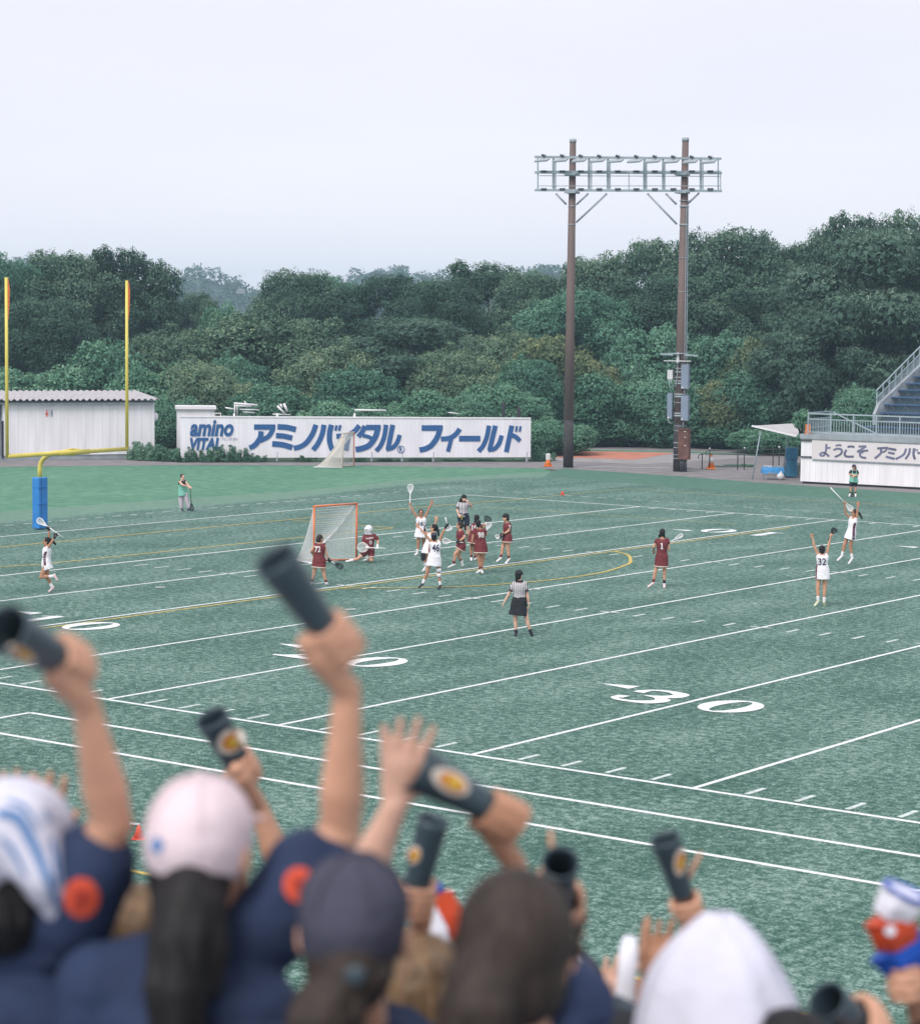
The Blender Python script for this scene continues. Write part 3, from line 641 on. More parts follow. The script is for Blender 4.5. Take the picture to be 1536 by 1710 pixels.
WEEDS = [(226, 735, 26, 123.4, 'weed clump against the toilet block wall left of its corner'), (242, 735, 34, 123, 'tall weed clump at the corner of the toilet block'), (268, 740, 44, 123, 'broad weed clump between toilet block and sign'), (290, 746, 36, 122.4, 'low weed clump at the left end of the sign'), (321, 742, 24, 122.4, 'weed clump in front of the first letters of the sign'), (345, 748, 30, 122.2, 'low weed clump under the blue letters'), (364, 738, 30, 122.6, 'tall weed clump hiding the last blue letter'), (388, 738, 34, 122.6, 'tall weed clump right of the blue letters'), (415, 752, 26, 122.6, 'low weed clump under the first katakana'), (437, 755, 24, 122.8, 'small weed clump left of a sign leg'), (512, 754, 30, 123.4, 'weed clump left of the far net'), (604, 756, 26, 124.2, 'weed clump right of the far net'), (648, 758, 30, 124.8, 'low weed clump under the registered mark'), (705, 757, 40, 125.4, 'wide weed clump under the second word of the sign'), (760, 758, 34, 126, 'weed clump under the long bar of the sign'), (812, 757, 40, 126.6, 'wide weed clump under the last letters of the sign'), (860, 757, 36, 127.2, 'weed clump at the right end of the sign'), (905, 738, 44, 126.5, 'bush filling the space right of the sign end'), (1150, 770, 18, 121, 'small weed by the end of the dark handrail'), (1215, 768, 40, 123, 'grassy weeds behind the orange cone near the tent'), (1245, 762, 50, 124, 'weeds under the dark handrail behind the tent leg'), (1328, 750, 24, 116, 'leafy plant between the teal sheet and the white wall'), (1318, 778, 26, 115.4, 'low leafy plant beside the white bag')]
for (px, top, wpx, dp, lb) in WEEDS: plant('weed', px, top-1, wpx, dp, lb, 'weeds along the edge of the field')
PLP = {}
# ------------------------------------------------------------------ structures round the field
def ring_tube(mb, c, r, R_, X, Y, n=20, k=6):
    mb.tube([c+X*R_*math.cos(a)+Y*R_*math.sin(a) for a in np.linspace(0, 2*math.pi, n+1)], r, k, closed=False)
# --- toilet block
A0 = G(258, 765); B0 = G(-14, 768.6); hx = nrm(A0-B0); hn = np.array([hx[1], -hx[0], 0]); hn = hn if hn @ (CAM-A0) > 0 else -hn
t = thing('toilet_block', 'long white panelled toilet block with corrugated roof at the left', 'building', (*A0[:2], 0))
zt = plane_pt(258, 671, A0, hn)[2]; Lb = np.linalg.norm(A0-B0)
mb = MB(); mb.box(A0-hx*4.15-hn*2.2+ZV*(zt/2+0.12), 8.3, 4.4, zt-0.24, hx, hn); mb.build('wall', MT['whitewall'], t)
mb = MB(); mb.box(A0-hx*10.8-hn*2.5+ZV*(zt/2+0.1), 4.9, 4.4, zt-0.2, hx, hn); mb.build('porch_wall', MT['concrete'], t)
mb = MB(); mb.box(A0-hx*5-hn*2.25+ZV*0.10, 10.2, 4.42, 0.24, hx, hn); mb.build('plinth', MT['concrete'], t)
mb = MB(); k = 0; s_ = 0.0
while s_ < 8.2:
    mb.box(A0-hx*(s_+0.2)+hn*0.004+ZV*(zt/2+0.12), 0.014, 0.012, zt-0.3, hx, hn); s_ += 0.41+0.12*((k*7) % 3 == 0); k += 1
mb.build('panel_seams', MT['banner'], t)
mb = MB(); V = []; F = []; n = 260; Lr = 14.0
for i in range(n):
    u = -Lr+0.25+i*(Lr)/(n-1); zz = zt+0.16+0.055*math.sin(u*2*math.pi/0.34)
    for j, dn in ((0, 0.28), (1, -4.8)):
        V.append(A0+hx*u+hn*dn+ZV*(zz+(0.30 if j else 0)));
    for j, dn in ((0, 0.28), (1, -4.8)): V.append(A0+hx*u+hn*dn+ZV*(zz-0.03+(0.30 if j else 0)))
for i in range(n-1):
    a, b = i*4, i*4+4; F += [(a, b, b+1, a+1), (a+2, a+3, b+3, b+2), (a, a+2, b+2, b)]
mb.add(V, F); mb.build('roof', MT['roof'], t)
mb = MB(); mb.box(A0-hx*6.6+hn*0.24+ZV*(zt-0.02), 13, 0.05, 0.13, hx, hn); mb.build('gutter', MT['lamp'], t)
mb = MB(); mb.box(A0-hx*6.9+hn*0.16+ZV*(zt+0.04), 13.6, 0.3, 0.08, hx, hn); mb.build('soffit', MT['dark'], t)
mb = MB(); mb.box(A0-hx*8.31+hn*0.02+ZV*1.1, 0.10, 0.04, 2.0, hx, hn); mb.build('door_edge', MT['dark'], t)
mb = MB(); mb.cap(A0+hx*0.14-hn*0.3+ZV*2.35, A0+hx*0.14-hn*0.3+ZV*2.15, 0.14, 0.14); mb.build('vent_hood', MT['white'], t, smooth=True)
c = plane_pt(82, 690, A0, hn)+hn*0.008
for nm, dx, mt in (('woman_symbol', -0.13, 'conered'), ('man_symbol', 0.14, 'cabgrey')):
    mb = MB(); q = c+hx*dx
    mb.ell(q+ZV*0.14, hx, hn, ZV, 0.045, 0.006, 0.045)
    if dx < 0: mb.prism([q+hx*-.03+ZV*.08, q+hx*.03+ZV*.08, q+hx*.09-ZV*.08, q-hx*.09-ZV*.08], hn*.006)
    else: mb.prism([q+hx*-.06+ZV*.08, q+hx*.06+ZV*.08, q+hx*.04-ZV*.08, q-hx*.04-ZV*.08], hn*.006)
    for sg in (-.025, .025): mb.box(q+hx*sg-ZV*.13+hn*.003, 0.028, 0.006, 0.12, hx, hn)
    mb.build(nm, MT['megaorange'] if dx < 0 and False else MT[mt], t)
mb = MB(); mb.box(c, 0.015, 0.006, 0.4, hx, hn); mb.build('symbol_bar', MT['signgrey'], t)

MT['signseam'] = pm('sign_seam', (0.70, 0.68, 0.74), 0.6, 0.05)
# --- big sign board
A1 = G(302, 770); B1 = G(886, 771); hx = nrm(B1-A1); hn = np.array([hx[1], -hx[0], 0]); hn = hn if hn @ (CAM-A1) > 0 else -hn
SP = A1-hn*0.0; SN = hn
def sp(x, y): return plane_pt(x, y, SP, SN)
t = thing('sign_board', 'long white sign board with blue katakana beside the lawn', 'sign', (*((A1+B1)/2)[:2], 0))
c00, c10, c11, c01 = sp(302, 764.5), sp(886, 763.5), sp(886.5, 699), sp(301, 696)
mb = MB(); mb.prism([c00-hn*.12, c10-hn*.12, c11-hn*.12, c01-hn*.12], hn*0.10); mb.build('board', MT['signwhite'], t)
mb = MB()
Ls = np.linalg.norm(c10-c00); n = 88
for i in range(n):
    f = i/n+0.004; a = c00+(c10-c00)*f; b = c01+(c11-c01)*f; mb.bar(a-hn*.017+ZV*.02, b-hn*.017-ZV*.05, 0.012, 0.006, up=hn)
mb.build('panel_seams', MT['signseam'], t)
mb = MB(); mb.bar(c01-hn*.06+ZV*.02, c11-hn*.06+ZV*.02, 0.16, 0.07); mb.build('top_rail', MT['white'], t)
for px in (463, 621, 672, 724, 880):
    a = sp(px, 764); mb = MB(); mb.bar((a[0]-hn[0]*.07, a[1]-hn[1]*.07, 0), a-hn*.07+ZV*.3, 0.10); mb.build('post', MT['lamp'], t)
def letter(strokes, f, name, mat, parent, P0, N, d0=0.0, thick=0.012):
    mb = MB()
    for k, (pts, wd) in enumerate(strokes):
        pl = stroke(pts, wd); q = [plane_pt(*f(*p), P0, N)+N*(d0) for p in pl]
        mb.prism(q, N*(thick+0.002*k))
    return mb.build(name, mat, parent)
f1 = lambda x, y: (x/4.8+280, y/4.8+660)
f2 = lambda x, y: (x/4.518+580, y/4.518+680)
BL = MT['signblue']
KA = [
 ([([(692, 254), (862, 254)], 42), ([(843, 240), (836, 285), (806, 330), (765, 352), (738, 366)], 38), ([(748, 288), (742, 335), (715, 380), (685, 408), (654, 420)], [42, 42, 42, 40, 38])], f1),
 ([([(880, 252), (955, 257), (1027, 274)], 44), ([(868, 322), (930, 327), (998, 342)], 42), ([(838, 388), (920, 396), (998, 418)], 44)], f1),
 ([([(1188, 236), (1160, 310), (1110, 380), (1060, 412), (1010, 424)], 40)], f1),
 ([([(1252, 236), (1238, 310), (1205, 385), (1165, 438)], 40), ([(1312, 236), (1298, 300), (1298, 370), (1318, 440)], 42), ([(1354, 240), (1344, 282)], 20), ([(1384, 238), (1373, 282)], 20)], f1),
 ([([(1536, 242), (1500, 285), (1455, 312), (1400, 325), (1352, 328)], 40), ([(1448, 320), (1430, 442)], 38)], f1),
 ([([(140, 152), (250, 152)], 40), ([(132, 140), (112, 185), (82, 222)], 36), ([(232, 140), (212, 220), (165, 285), (110, 310), (62, 318)], 42), ([(116, 212), (165, 225), (200, 250)], 28)], f2),
 ([([(292, 132), (278, 220), (250, 290), (216, 330)], 34), ([(342, 132), (306, 316)], 36), ([(292, 320), (340, 305), (375, 265), (395, 208)], [24, 32, 34, 32])], f2),
 ([([(560, 156), (718, 156)], 42), ([(702, 140), (680, 220), (635, 285), (590, 312), (544, 322)], 40)], f2),
 ([([(848, 163), (815, 205), (770, 232), (706, 240)], 36), ([(786, 228), (758, 334)], 30)], f2),
 ([([(842, 236), (1002, 236)], 42)], f2),
 ([([(1068, 138), (1052, 220), (1024, 290), (988, 332)], 34), ([(1116, 138), (1072, 322)], 36), ([(1060, 326), (1110, 312), (1145, 270), (1164, 212)], [24, 32, 34, 32])], f2),
 ([([(1240, 138), (1198, 338)], 36), ([(1232, 210), (1268, 222), (1302, 254)], 34), ([(1278, 142), (1272, 184)], 16), ([(1306, 142), (1299, 184)], 16)], f2)]
for st, f in KA: letter(st, f, 'katakana_letter', BL, t, SP, SN)
# registered mark
mb = MB(); c = sp(*f2(404, 318)); pp = 3.2e-2
ring_tube(mb, c, 0.018, 27/4.518*pp, hx, ZV, 24, 4); mb.build('registered_ring', BL, t)

def text_mesh(txt, size=1.0, shear=0.0, bold=0.0, xs=1.0):
    cu = bpy.data.curves.new('txt', 'FONT'); cu.body = txt; cu.size = size; cu.shear = shear; cu.offset = bold
    cu.fill_mode = 'FRONT'; cu.resolution_u = 4
    ob = bpy.data.objects.new('txt', cu); COL.objects.link(ob)
    dg = bpy.context.evaluated_depsgraph_get(); dg.update()
    me = bpy.data.meshes.new_from_object(ob.evaluated_get(dg))
    V = np.array([v.co[:] for v in me.vertices]).reshape(-1, 3); F = [tuple(p.vertices) for p in me.polygons]
    bpy.data.objects.remove(ob); bpy.data.curves.remove(cu); bpy.data.meshes.remove(me)
    for _ in range(2):                                  # finer triangles, so that lettering can follow a curved surface
        V, F = V.tolist(), [q for p in F for q in [(p[0], p[i], p[i+1]) for i in range(1, len(p)-1)]]; mid = {}; F2 = []
        def md(a, b):
            k = (min(a, b), max(a, b))
            if k not in mid: mid[k] = len(V); V.append([(V[a][j]+V[b][j])/2 for j in range(3)])
            return mid[k]
        for a, b, c in F: ab, bc, ca = md(a, b), md(b, c), md(c, a); F2 += [(a, ab, ca), (ab, b, bc), (ca, bc, c), (ab, bc, ca)]
        F = F2; V = np.array(V)
    return V, F
def text_box(txt, box, f, name, mat, parent, P0, N, shear=0, bold=0, d=0.02):
    """text stretched into a photo-pixel box (x0,y0,x1,y1) on a plane"""
    V, F = text_mesh(txt, 1.0, shear, bold)
    if not len(V): print('NO TEXT', txt); return None
    lo, hi = V.min(0), V.max(0); x0, y0, x1, y1 = box
    Q = [plane_pt(*f(x0+(v[0]-lo[0])/(hi[0]-lo[0])*(x1-x0), y1-(v[1]-lo[1])/(hi[1]-lo[1])*(y1-y0)), P0, N)+N*d for v in V]
    mb = MB(); mb.add(Q, F); return mb.build(name, mat, parent)
text_box('amino', (178, 197, 528, 330), f1, 'blue_lettering', BL, t, SP, SN, 0.22, 0.035)
text_box('VITAL', (178, 340, 428, 438), f1, 'blue_lettering', BL, t, SP, SN, 0.22, 0.05)
text_box('アミノバイタル', (430, 338, 560, 362), f1, 'small_lettering', MT['signgrey'], t, SP, SN, 0.25, 0.01)
text_box('R', (392, 300, 416, 336), f2, 'registered_letter', BL, t, SP, SN, 0, 0.02)

# --- white equipment shed behind the sign
P = D(326, 700, 130); base = np.array([P[0], P[1], 0]); q = lambda x, y: plane_pt(x, y, base, hn)
t = thing('equipment_shed', 'small white flat roofed shed behind the left end of the sign', 'shed', base)
a, b = q(295, 700), q(359, 700); zr = q(326, 683)[2]; L1 = np.linalg.norm(b-a); m_ = (a+b)/2
mb = MB(); mb.box((m_[0]-hn[0]*.7, m_[1]-hn[1]*.7, zr/2), L1*.97, 1.4, zr, hx, hn); mb.build('wall', MT['whitewall'], t)
mb = MB(); mb.box((m_[0]-hn[0]*.7, m_[1]-hn[1]*.7, zr+.08), L1*1.06, 1.7, .17, hx, hn); mb.build('roof', MT['white'], t)
mb = MB()
for px in (358.5, 368.5): mb.bar(q(px, 705), q(px, 690), .05)
mb.bar(q(358.5, 690), q(368.5, 690), .06); o = mb.build('side_rail', MT['white'], t)
# --- white pipe stacks
def pipe_stack(px, dp, spec, label):
    P = D(px, 700, dp); base = np.array([P[0], P[1], 0]); q = lambda x, y, d=0: plane_pt(x, y, base+FH*d, hn)
    t = thing('pipe_frame', label, 'frame', base)
    for (x0, y0, x1, y1, r, d) in spec:
        mb = MB(); mb.tube([q(x0, y0+1.5, d), q(x1, y1+1.5, d)], r*.62, 8); mb.build('pipe', MT['white'], t, smooth=True)
    mb = MB(); mb.tube([q(spec[0][0], 760), q(spec[0][0], 690)], .06, 8); mb.build('leg', MT['white'], t, smooth=True)
pipe_stack(405, 131, [(391, 672, 430, 675, .10, 0), (391, 676, 420, 677, .07, .3), (392, 670, 392, 694, .07, 0), (396, 671, 396, 694, .06, .3), (400, 682, 432, 683, .06, .6), (376, 679, 392, 682, .07, .2), (408, 668, 412, 674, .05, .1), (405, 686, 425, 688, .07, .5)], 'stack of white pipe frames poking above the sign left of centre')
pipe_stack(470, 131, [(463, 676, 476, 690, .10, 0), (474, 672, 480, 686, .12, .3), (468, 673, 471, 679, .10, .2), (455, 690, 485, 691, .06, .4)], 'tangle of white pipes in the vines behind the sign')
pipe_stack(620, 132, [(592, 683, 645, 684, .09, 0), (748, 687, 772, 690, .05, 0)], 'pale pipe lying in the vines behind the sign centre')
for px, y0, lb in ((840.5, 671, 'taller of two dark posts behind the right end of the sign'), (866, 679, 'shorter of two dark posts behind the right end of the sign')):
    P = D(px, 700, 131.5); b = np.array([P[0], P[1], 0]); zt = plane_pt(px, y0, b, hn)[2]
    mb = MB(); mb.tube([b, b+ZV*zt*.97, b+ZV*zt], [.10, .10, .06], 10); tag(mb.build('dark_post', MT['shoedark'], smooth=True), lb, 'post', 'dark posts behind the sign')

# --- lighting tower: two brown poles joined by a lamp frame
PL, PR = G(948.5, 780), G(1134, 786.5); hx = nrm(PR-PL); hn = np.array([hx[1], -hx[0], 0]); hn = hn if hn @ (CAM-PL) > 0 else -hn
q = lambda x, y, d=0.0: plane_pt(x, y, PL+hn*d, hn)
t = thing('lighting_tower', 'tall twin pole floodlight tower with ten lamps on a rack', 'light tower', (*((PL+PR)/2)[:2], 0))
zL, zR = q(956, 236)[2], q(1140, 234)[2]
for P, zt, r0, r1 in ((PL, zL, .27, .165), (PR, zR, .325, .165)):
    mb = MB(); mb.tube([P+ZV*0, P+ZV*(2.6)], [r0, r0*.965], 20); mb.build('pole_base', MT['polegrime'], t, smooth=True)
    mb = MB(); mb.tube([P+ZV*2.5, P+ZV*zt*.5, P+ZV*zt], [r0*.99, (r0+r1)/2+.01, r1], 20); mb.build('pole', MT['pole'], t, smooth=True)
    mb = MB(); mb.tube([P+ZV*(zt-.05), P+ZV*(zt+.14)], [r1+.015]*2, 20); mb.build('pole_cap', MT['lamp'], t, smooth=True)
# rails (rack in front of the poles)
rd = .32
rails = [(893, 261.5, 1204, 264.5), (893, 287.5, 1205, 288.5), (893, 317, 1205, 318.5)]
for i, (x0, y0, x1, y1) in enumerate(rails):
    mb = MB(); mb.bar(q(x0, y0, rd), q(x1, y1, rd), .10, .12); mb.build('rack_rail', MT['galv'], t)
    if i:
        mb = MB(); mb.bar(q(x0, y0, -rd), q(x1, y1, -rd), .10, .10); mb.build('rack_rail', MT['galv'], t)
for y0, y1 in ((285, 285.3), (293, 294), (310, 310)):
    mb = MB(); mb.bar(q(900, y0, rd+.04), q(1203, y1, rd+.04), .035); mb.build('hand_rail', MT['galv'], t)
for px, wd in ((898, .06), (924, .11), (927.5, .05), (983.5, .11), (987.5, .05), (1015, .12), (1018.5, .05), (1050, .04), (1076, .12), (1079.5, .05), (1107, .10), (1110, .05), (1170, .11), (1173.5, .05), (1199, .06), (1203, .04)):
    top = 262 if wd > .055 or px < 900 or px == 1199 else (286 if px in (1050, 1203) else 270)
    mb = MB(); mb.bar(q(px, 318, rd-.02), q(px, top, rd-.02), wd, wd*.7, up=hn); mb.build('rack_upright', MT['galv'], t)
for k in range(10):
    px = 906+k*30.9; yb = 262+k*.3
    f_ = MB(); a = q(px-12, yb+5.6, 1.0); b = q(px+10, yb+4.0, 1.0)
    lx = nrm(b-a); up_ = nrm(ZV*0.95+hn*0.30); dn = np.cross(lx, up_)
    c = (a+b)/2
    root = MB(); root.box(c, .72, .075, .46, lx, up_, dn); o = root.build('floodlight', MT['lamp'], t)
    m2 = MB(); m2.box(c-up_*.045, .66, .016, .40, lx, up_, dn); m2.build('lens', MT['lampdark'], o)
    m2 = MB(); m2.cap(q(px, yb-3.2, .55), q(px+3, yb-2.0, .55), .075, .06); m2.build('ballast', MT['lampdark'], o, smooth=True)
    m2 = MB(); m2.bar(q(px, yb, rd), c, .05); m2.bar(q(px+4, yb-5.5, .6), q(px+6, yb-2, .6), .03); m2.build('bracket', MT['lamp'], o)
    for yr in (287.6, 317.3):
        m2 = MB(); cc = q(px+2, yr-2.0, rd+.05); m2.box(cc, .28, .16, .09, hx, hn); m2.build('ballast_box', MT['lampdark'], t)
    if k in (2, 7):
        for yr in (291, 321): m2 = MB(); m2.box(q(955 if k == 2 else 1139, yr, .1), .62, .75, .10, hx, hn); m2.build('clamp', MT['galv'], t)
for (x0, y0, x1, y1) in ((928, 323, 945.5, 341), (982, 323, 962.5, 341), (1013, 323, 962, 371), (1081, 323, 1130, 374), (1111.5, 323, 1129.5, 341), (1167, 322, 1148, 340)):
    mb = MB(); mb.tube([q(x0, y0, rd-.1), q(x1, y1, 0.05)], .055, 8); mb.build('brace', MT['lamp'], t, smooth=True)
def band(P, px, y, r, h=.05, mt='lamp'):
    z = q(px, y)[2]; mb = MB(); mb.tube([P+ZV*(z-h/2), P+ZV*(z+h/2)], [r, r], 20); mb.build('steel_band', MT[mt], t, smooth=True)
for y in (344, 374.5): band(PL, 955, y, .215)
for y in (344, 375): band(PR, 1138, y, .24, .09)
for y in (335, 430, 486.5, 543): band(PR, 1137, y, .26, .03)
for y, h in ((590, .06), (615, .05), (621, .06), (630, .06), (636, .06), (640, .07), (658, .07), (662, .09), (672, .03), (690, .07), (694, .09), (711, .03), (719, .03), (739, .05), (747, .03), (759, .03), (765, .03)): band(PR, 1134, y, .335, h)
mb = MB()
for px0, px1 in ((1146.5, 1145),): mb.bar(q(1149, 345, .1), q(1146, 600, .1), .04)
mb.bar(q(1146, 345, .3), q(1143, 600, .3), .03)
for k in range(16): y = 350+k*16; mb.bar(q(1149-3*k/16, y, .1), q(1146-3*k/16, y, .3), .025)
mb.build('ladder', MT['galv'], t)
mb = MB(); mb.box(q(1125.5, 590.5, .45), .66, .5, .05, hx, hn); mb.bar(q(1103, 591, .7), q(1124, 592, .7), .09); mb.build('step_platform', MT['galv'], t)
mb = MB(); mb.bar(q(1143, 592, .7), q(1165, 594, .7), .09); mb.build('step_bar', MT['galv'], t)
mb = MB(); mb.box(q(1131, 602.5, .55), 1.45, .06, .05, hx, hn); mb.build('cross_bar', MT['cabwhite'], t)
mb = MB(); mb.cap(q(1132, 590, .5), q(1131.5, 604, .5), .05, .09); mb.build('insulator', MT['cabwhite'], t, smooth=True)
for (x0, y0, x1, y1, mt, d, nm) in ((1114, 617.5, 1123, 633, 'cabwhite', .3, 'white_box'), (1136.8, 608, 1149.5, 649, 'cabgrey', .45, 'cabinet'), (1136.3, 660.5, 1149, 702, 'cabgrey', .45, 'cabinet'), (1113.5, 656.5, 1122.5, 699, 'cabgrey', .2, 'cabinet')):
    a, b = q(x0, y1, d), q(x1, y0, d); c = (a+b)/2; mb = MB(); mb.box(c-hn*.15, np.linalg.norm((b-a)[:2]), .32, (b-a)[2], hx, hn); o = mb.build(nm, MT[mt], t)
    if nm == 'cabinet':
        m2 = MB(); m2.box(a+(b-a)*0.12*0+hx*.08+ZV*.07+hn*.012, .09, .012, .06, hx, hn); m2.build('plate', MT['banner'], o)
a, b = q(1132, 767, .5), q(1150, 717.5, .5); c = (a+b)/2; mb = MB(); mb.box(c-hn*.2, .56, .42, (b-a)[2], hx, hn); o = mb.build('brown_cabinet', MT['rust'], t)
m2 = MB(); m2.box(c+ZV*((b-a)[2]/2+.02)-hn*.2, .62, .5, .04, hx, hn); m2.build('lid', MT['rust'], o)
for px, y in ((1143.5, 720.5), (1143.5, 730), (1143.5, 744)): m2 = MB(); m2.box(q(px, y, .515), .10, .012, .035, hx, hn); m2.build('label_plate', MT['banner'], o)
for px in (1137, 1140.5, 1145.5): mb = MB(); mb.tube([q(px, 767, .4), (*q(px, 767, .4)[:2], 0)], .05, 8); mb.build('conduit', MT['lampdark'], t, smooth=True)
for pts in (((1117, 633), (1118, 645), (1122, 648), (1129, 643), (1131, 625), (1131.5, 606)), ((1120, 633), (1121, 640), (1124, 645)), ((1115, 699), (1117, 706), (1122, 707)), ((1142, 649), (1143, 660)), ((1141, 702), (1140, 717))):
    mb = MB(); mb.tube([q(x, y, .34) for x, y in pts], .025, 6); mb.build('cable', MT['galv'], t, smooth=True)

# --- goalpost
GB = G(67, 884); GB[2] = 0; t = thing('goalpost', 'yellow gooseneck football goalpost with blue padded base', 'goalpost', GB)
XV, YV = np.array([1., 0, 0]), np.array([0, 1., 0])
m0 = plane_pt(12, 762, (GB[0]+1.75, 0, 0), XV); m1 = plane_pt(212, 749.5, (GB[0]+1.75, 0, 0), XV); mid = (m0+m1)/2
mb = MB(); mb.box(GB+ZV*0.96, .36, .46, 1.86, XV, YV); o = mb.build('base_pad', MT['blue'], t)
o.modifiers.new('b', 'BEVEL').width = .05; o.modifiers['b'].segments = 3
for zz in (.35, .95, 1.55): m2 = MB(); m2.box(GB+ZV*zz+XV*.03-YV*.05, .37, .38, .03, XV, YV); m2.build('strap', MT['blue'], o)
m2 = MB(); m2.box(GB+ZV*.96+XV*.183-YV*.10, .012, .02, 1.85, XV, YV); m2.build('seam', MT['signblue'], o)
gz = mid[2]; mb = MB(); arc = [GB+ZV*1.8, GB+ZV*2.2]+[GB+ZV*2.2+XV*(1.0*(1-math.cos(a)))+ZV*((gz-2.2-.05)*math.sin(a)) for a in np.linspace(.2, math.pi/2, 9)]+[np.array([mid[0], GB[1], gz-.05])]
mb.tube(arc, .085, 14); mb.build('gooseneck', MT['yellow'], t, smooth=True)
mb = MB(); mb.tube([m0, m1], .075, 14); mb.build('crossbar', MT['yellow'], t, smooth=True)
mb = MB(); c = np.array([mid[0], GB[1], gz]); mb.tube([c-YV*.75, c+YV*.75], .095, 14); mb.tube([c-YV*.75-XV*.06+ZV*.02, c-YV*.1+ZV*.12, c+YV*.75-XV*.06+ZV*.02], .04, 8); mb.build('sleeve_joint', MT['yellow'], t, smooth=True)
for m, px, yt in ((m0, 10, 463), (m1, 209, 468)):
    zt = plane_pt(px, yt, m, XV)[2]; e = np.array([m[0], m[1], zt]); mb = MB(); mb.tube([m, e], [.062, .052], 12); o = mb.build('upright', MT['yellow'], t, smooth=True)
    m2 = MB(); s_ = [e+RH*.07+ZV*.02, e+RH*.12-ZV*.4, e+RH*.10-ZV*1.0, e+RH*.06-ZV*1.5, e+RH*.05-ZV*1.1, e+RH*.05-ZV*.3]
    m2.prism(s_, FH*.015); m2.build('ribbon', MT['orangeribbon'], o)

# --- lacrosse goals
def lax_goal(a, b, apex, Hg, label, nm_, netmat, nn=34, fm=('orange', 'orange', 'orange')):
    a = np.asarray(a, float); b = np.asarray(b, float); apex = np.asarray(apex, float)
    t = thing('lacrosse_goal', label, 'goal', (a+b)/2, 'lacrosse goals'); Tz = ZV*Hg; r = .034
    mb = MB()
    mb.tube([a, a+Tz], r, 10); mb.build('post', MT[fm[0]], t, smooth=True)
    mb = MB(); mb.tube([b, b+Tz], r, 10); mb.build('post', MT['orange'], t, smooth=True)
    mb = MB(); mb.tube([a+Tz-nrm(b-a)*r, b+Tz+nrm(b-a)*r], r, 10); mb.build('crossbar', MT[fm[1]], t, smooth=True)
    mb = MB(); z0 = ZV*.03
    mb.tube([a+z0, apex+z0], .026, 8); mb.build('base_bar', MT['white'], t, smooth=True)
    mb = MB(); mb.tube([b+z0, apex+z0], .026, 8); mb.build('base_bar', MT[fm[2]], t, smooth=True)
    # net lacing round the frame
    mb = MB()
    for k in range(26):
        for p, q2 in ((a+Tz*k/26, a+Tz*(k+.45)/26), (b+Tz*k/26, b+Tz*(k+.45)/26), (a+Tz+(b-a)*k/26, a+Tz+(b-a)*(k+.45)/26)):
            off = nrm(apex-(a+b)/2)*.012; mb.bar(p+off, q2+off, .05, .05)
    mb.build('lacing', MT['cream'], t)
    # sides sag: param u along side base (post->apex), v up
    mb = MB()
    def side(p, u, v):
        g = p+(apex-p)*u; top = p+Tz+((a+b)/2-p)*u*.9+(apex-(a+b)/2)*u*.1
        h = Hg*(1-u)**1.55; q_ = g*(1-v)+(np.array([*(p+(apex-p)*u)[:2], h]))*v
        return q_+z0
    def back(u, v):                      # ruled surface crossbar -> apex with sag
        e = a+Tz+(b-a)*u; g = apex+(a+(b-a)*u-apex)*0.02; s2 = 1-v
        x = e[:2]*s2+g[:2]*v; z = Hg*(1-v)**1.7+.03
        return np.array([x[0], x[1], z])
    w_ = .0055
    def cord(pts): mb.tube(pts, w_, 3, closed=False)
    for p in (a, b):
        for k in range(nn+1):
            u = k/nn*.97; cord([side(p, u, v) for v in (0, .5, 1)])
            v = k/nn; cord([side(p, uu, v*(1-uu*.0)) for uu in np.linspace(0, .98, 10)])
    for k in range(nn+1):
        u = k/nn; cord([back(u, v) for v in np.linspace(0, 1, 14)])
        v = k/nn*.96; cord([back(uu, v) for uu in np.linspace(0, 1, 3)])
    mb.build('net', netmat, t)
    mb = MB(); mb.tube([back(.96, v) for v in np.linspace(0, 1, 14)], .012, 5); mb.build('net_rope', MT['net'], t)
    return t
gl, gr = G(527, 942.5), G(592, 936.5); c = (gl+gr)/2; d_ = nrm(gr-gl)*.915
zt = plane_pt(560, 842, c, nrm(CAM-c)*np.array([1, 1, 0]))[2]
lax_goal(c-d_, c+d_, G(491, 937), 1.83, 'orange framed lacrosse goal with white net beside the goalkeeper', 'near', MT['net'])
a, b = G(571.5, 781.5), G(588, 783); lax_goal(a, a+RH*.52+FH*1.6, G(523.5, 781), 1.80, 'far lacrosse goal with cream net in front of the sign board', 'far', MT['netcream'], 30, ('cream', 'cream', 'cream'))

# --- grandstand at right
F0 = G(1336, 806.5); F1 = G(1536, 817); hx = nrm(F1-F0); hn = np.array([hx[1], -hx[0], 0]); hn = hn if hn @ (CAM-F0) > 0 else -hn
q = lambda x, y, d=0.0: plane_pt(x, y, F0+hn*d, hn)
t = thing('grandstand', 'spectator stand with white front wall and blue bench rows at right', 'grandstand', F0)
LS = 14.0; zw = q(1336, 732)[2]; zd = q(1336, 724)[2]
mb = MB(); mb.box(F0+hx*LS/2-hn*.15+ZV*(zw/2+.06), LS, .3, zw-.06, hx, hn); mb.build('front_wall', MT['whitewall'], t)
mb = MB(); mb.box(F0+hx*(LS/2+.1)-hn*.2+ZV*.04, LS, .3, .09, hx, hn); mb.build('wall_gap', MT['dark'], t)
mb = MB()
for k in range(int(LS/.3)): mb.box(F0+hx*(.2+k*.3)+hn*.002+ZV*(zw/2+.05), .015, .01, zw-.12, hx, hn)
mb.build('panel_seams', MT['banner'], t)
mb = MB(); mb.box(F0+hx*LS/2-hn*1.5+ZV*((zw+zd)/2), LS+.05, 3.2, zd-zw, hx, hn); mb.build('deck_slab', MT['concrete'], t)
mb = MB(); mb.box(F0+hx*(LS/2+.1)-hn*1.6+ZV*zw*.5, LS-.3, 2.4, zw-.1, hx, hn); mb.build('undercroft_wall', MT['concrete'], t)
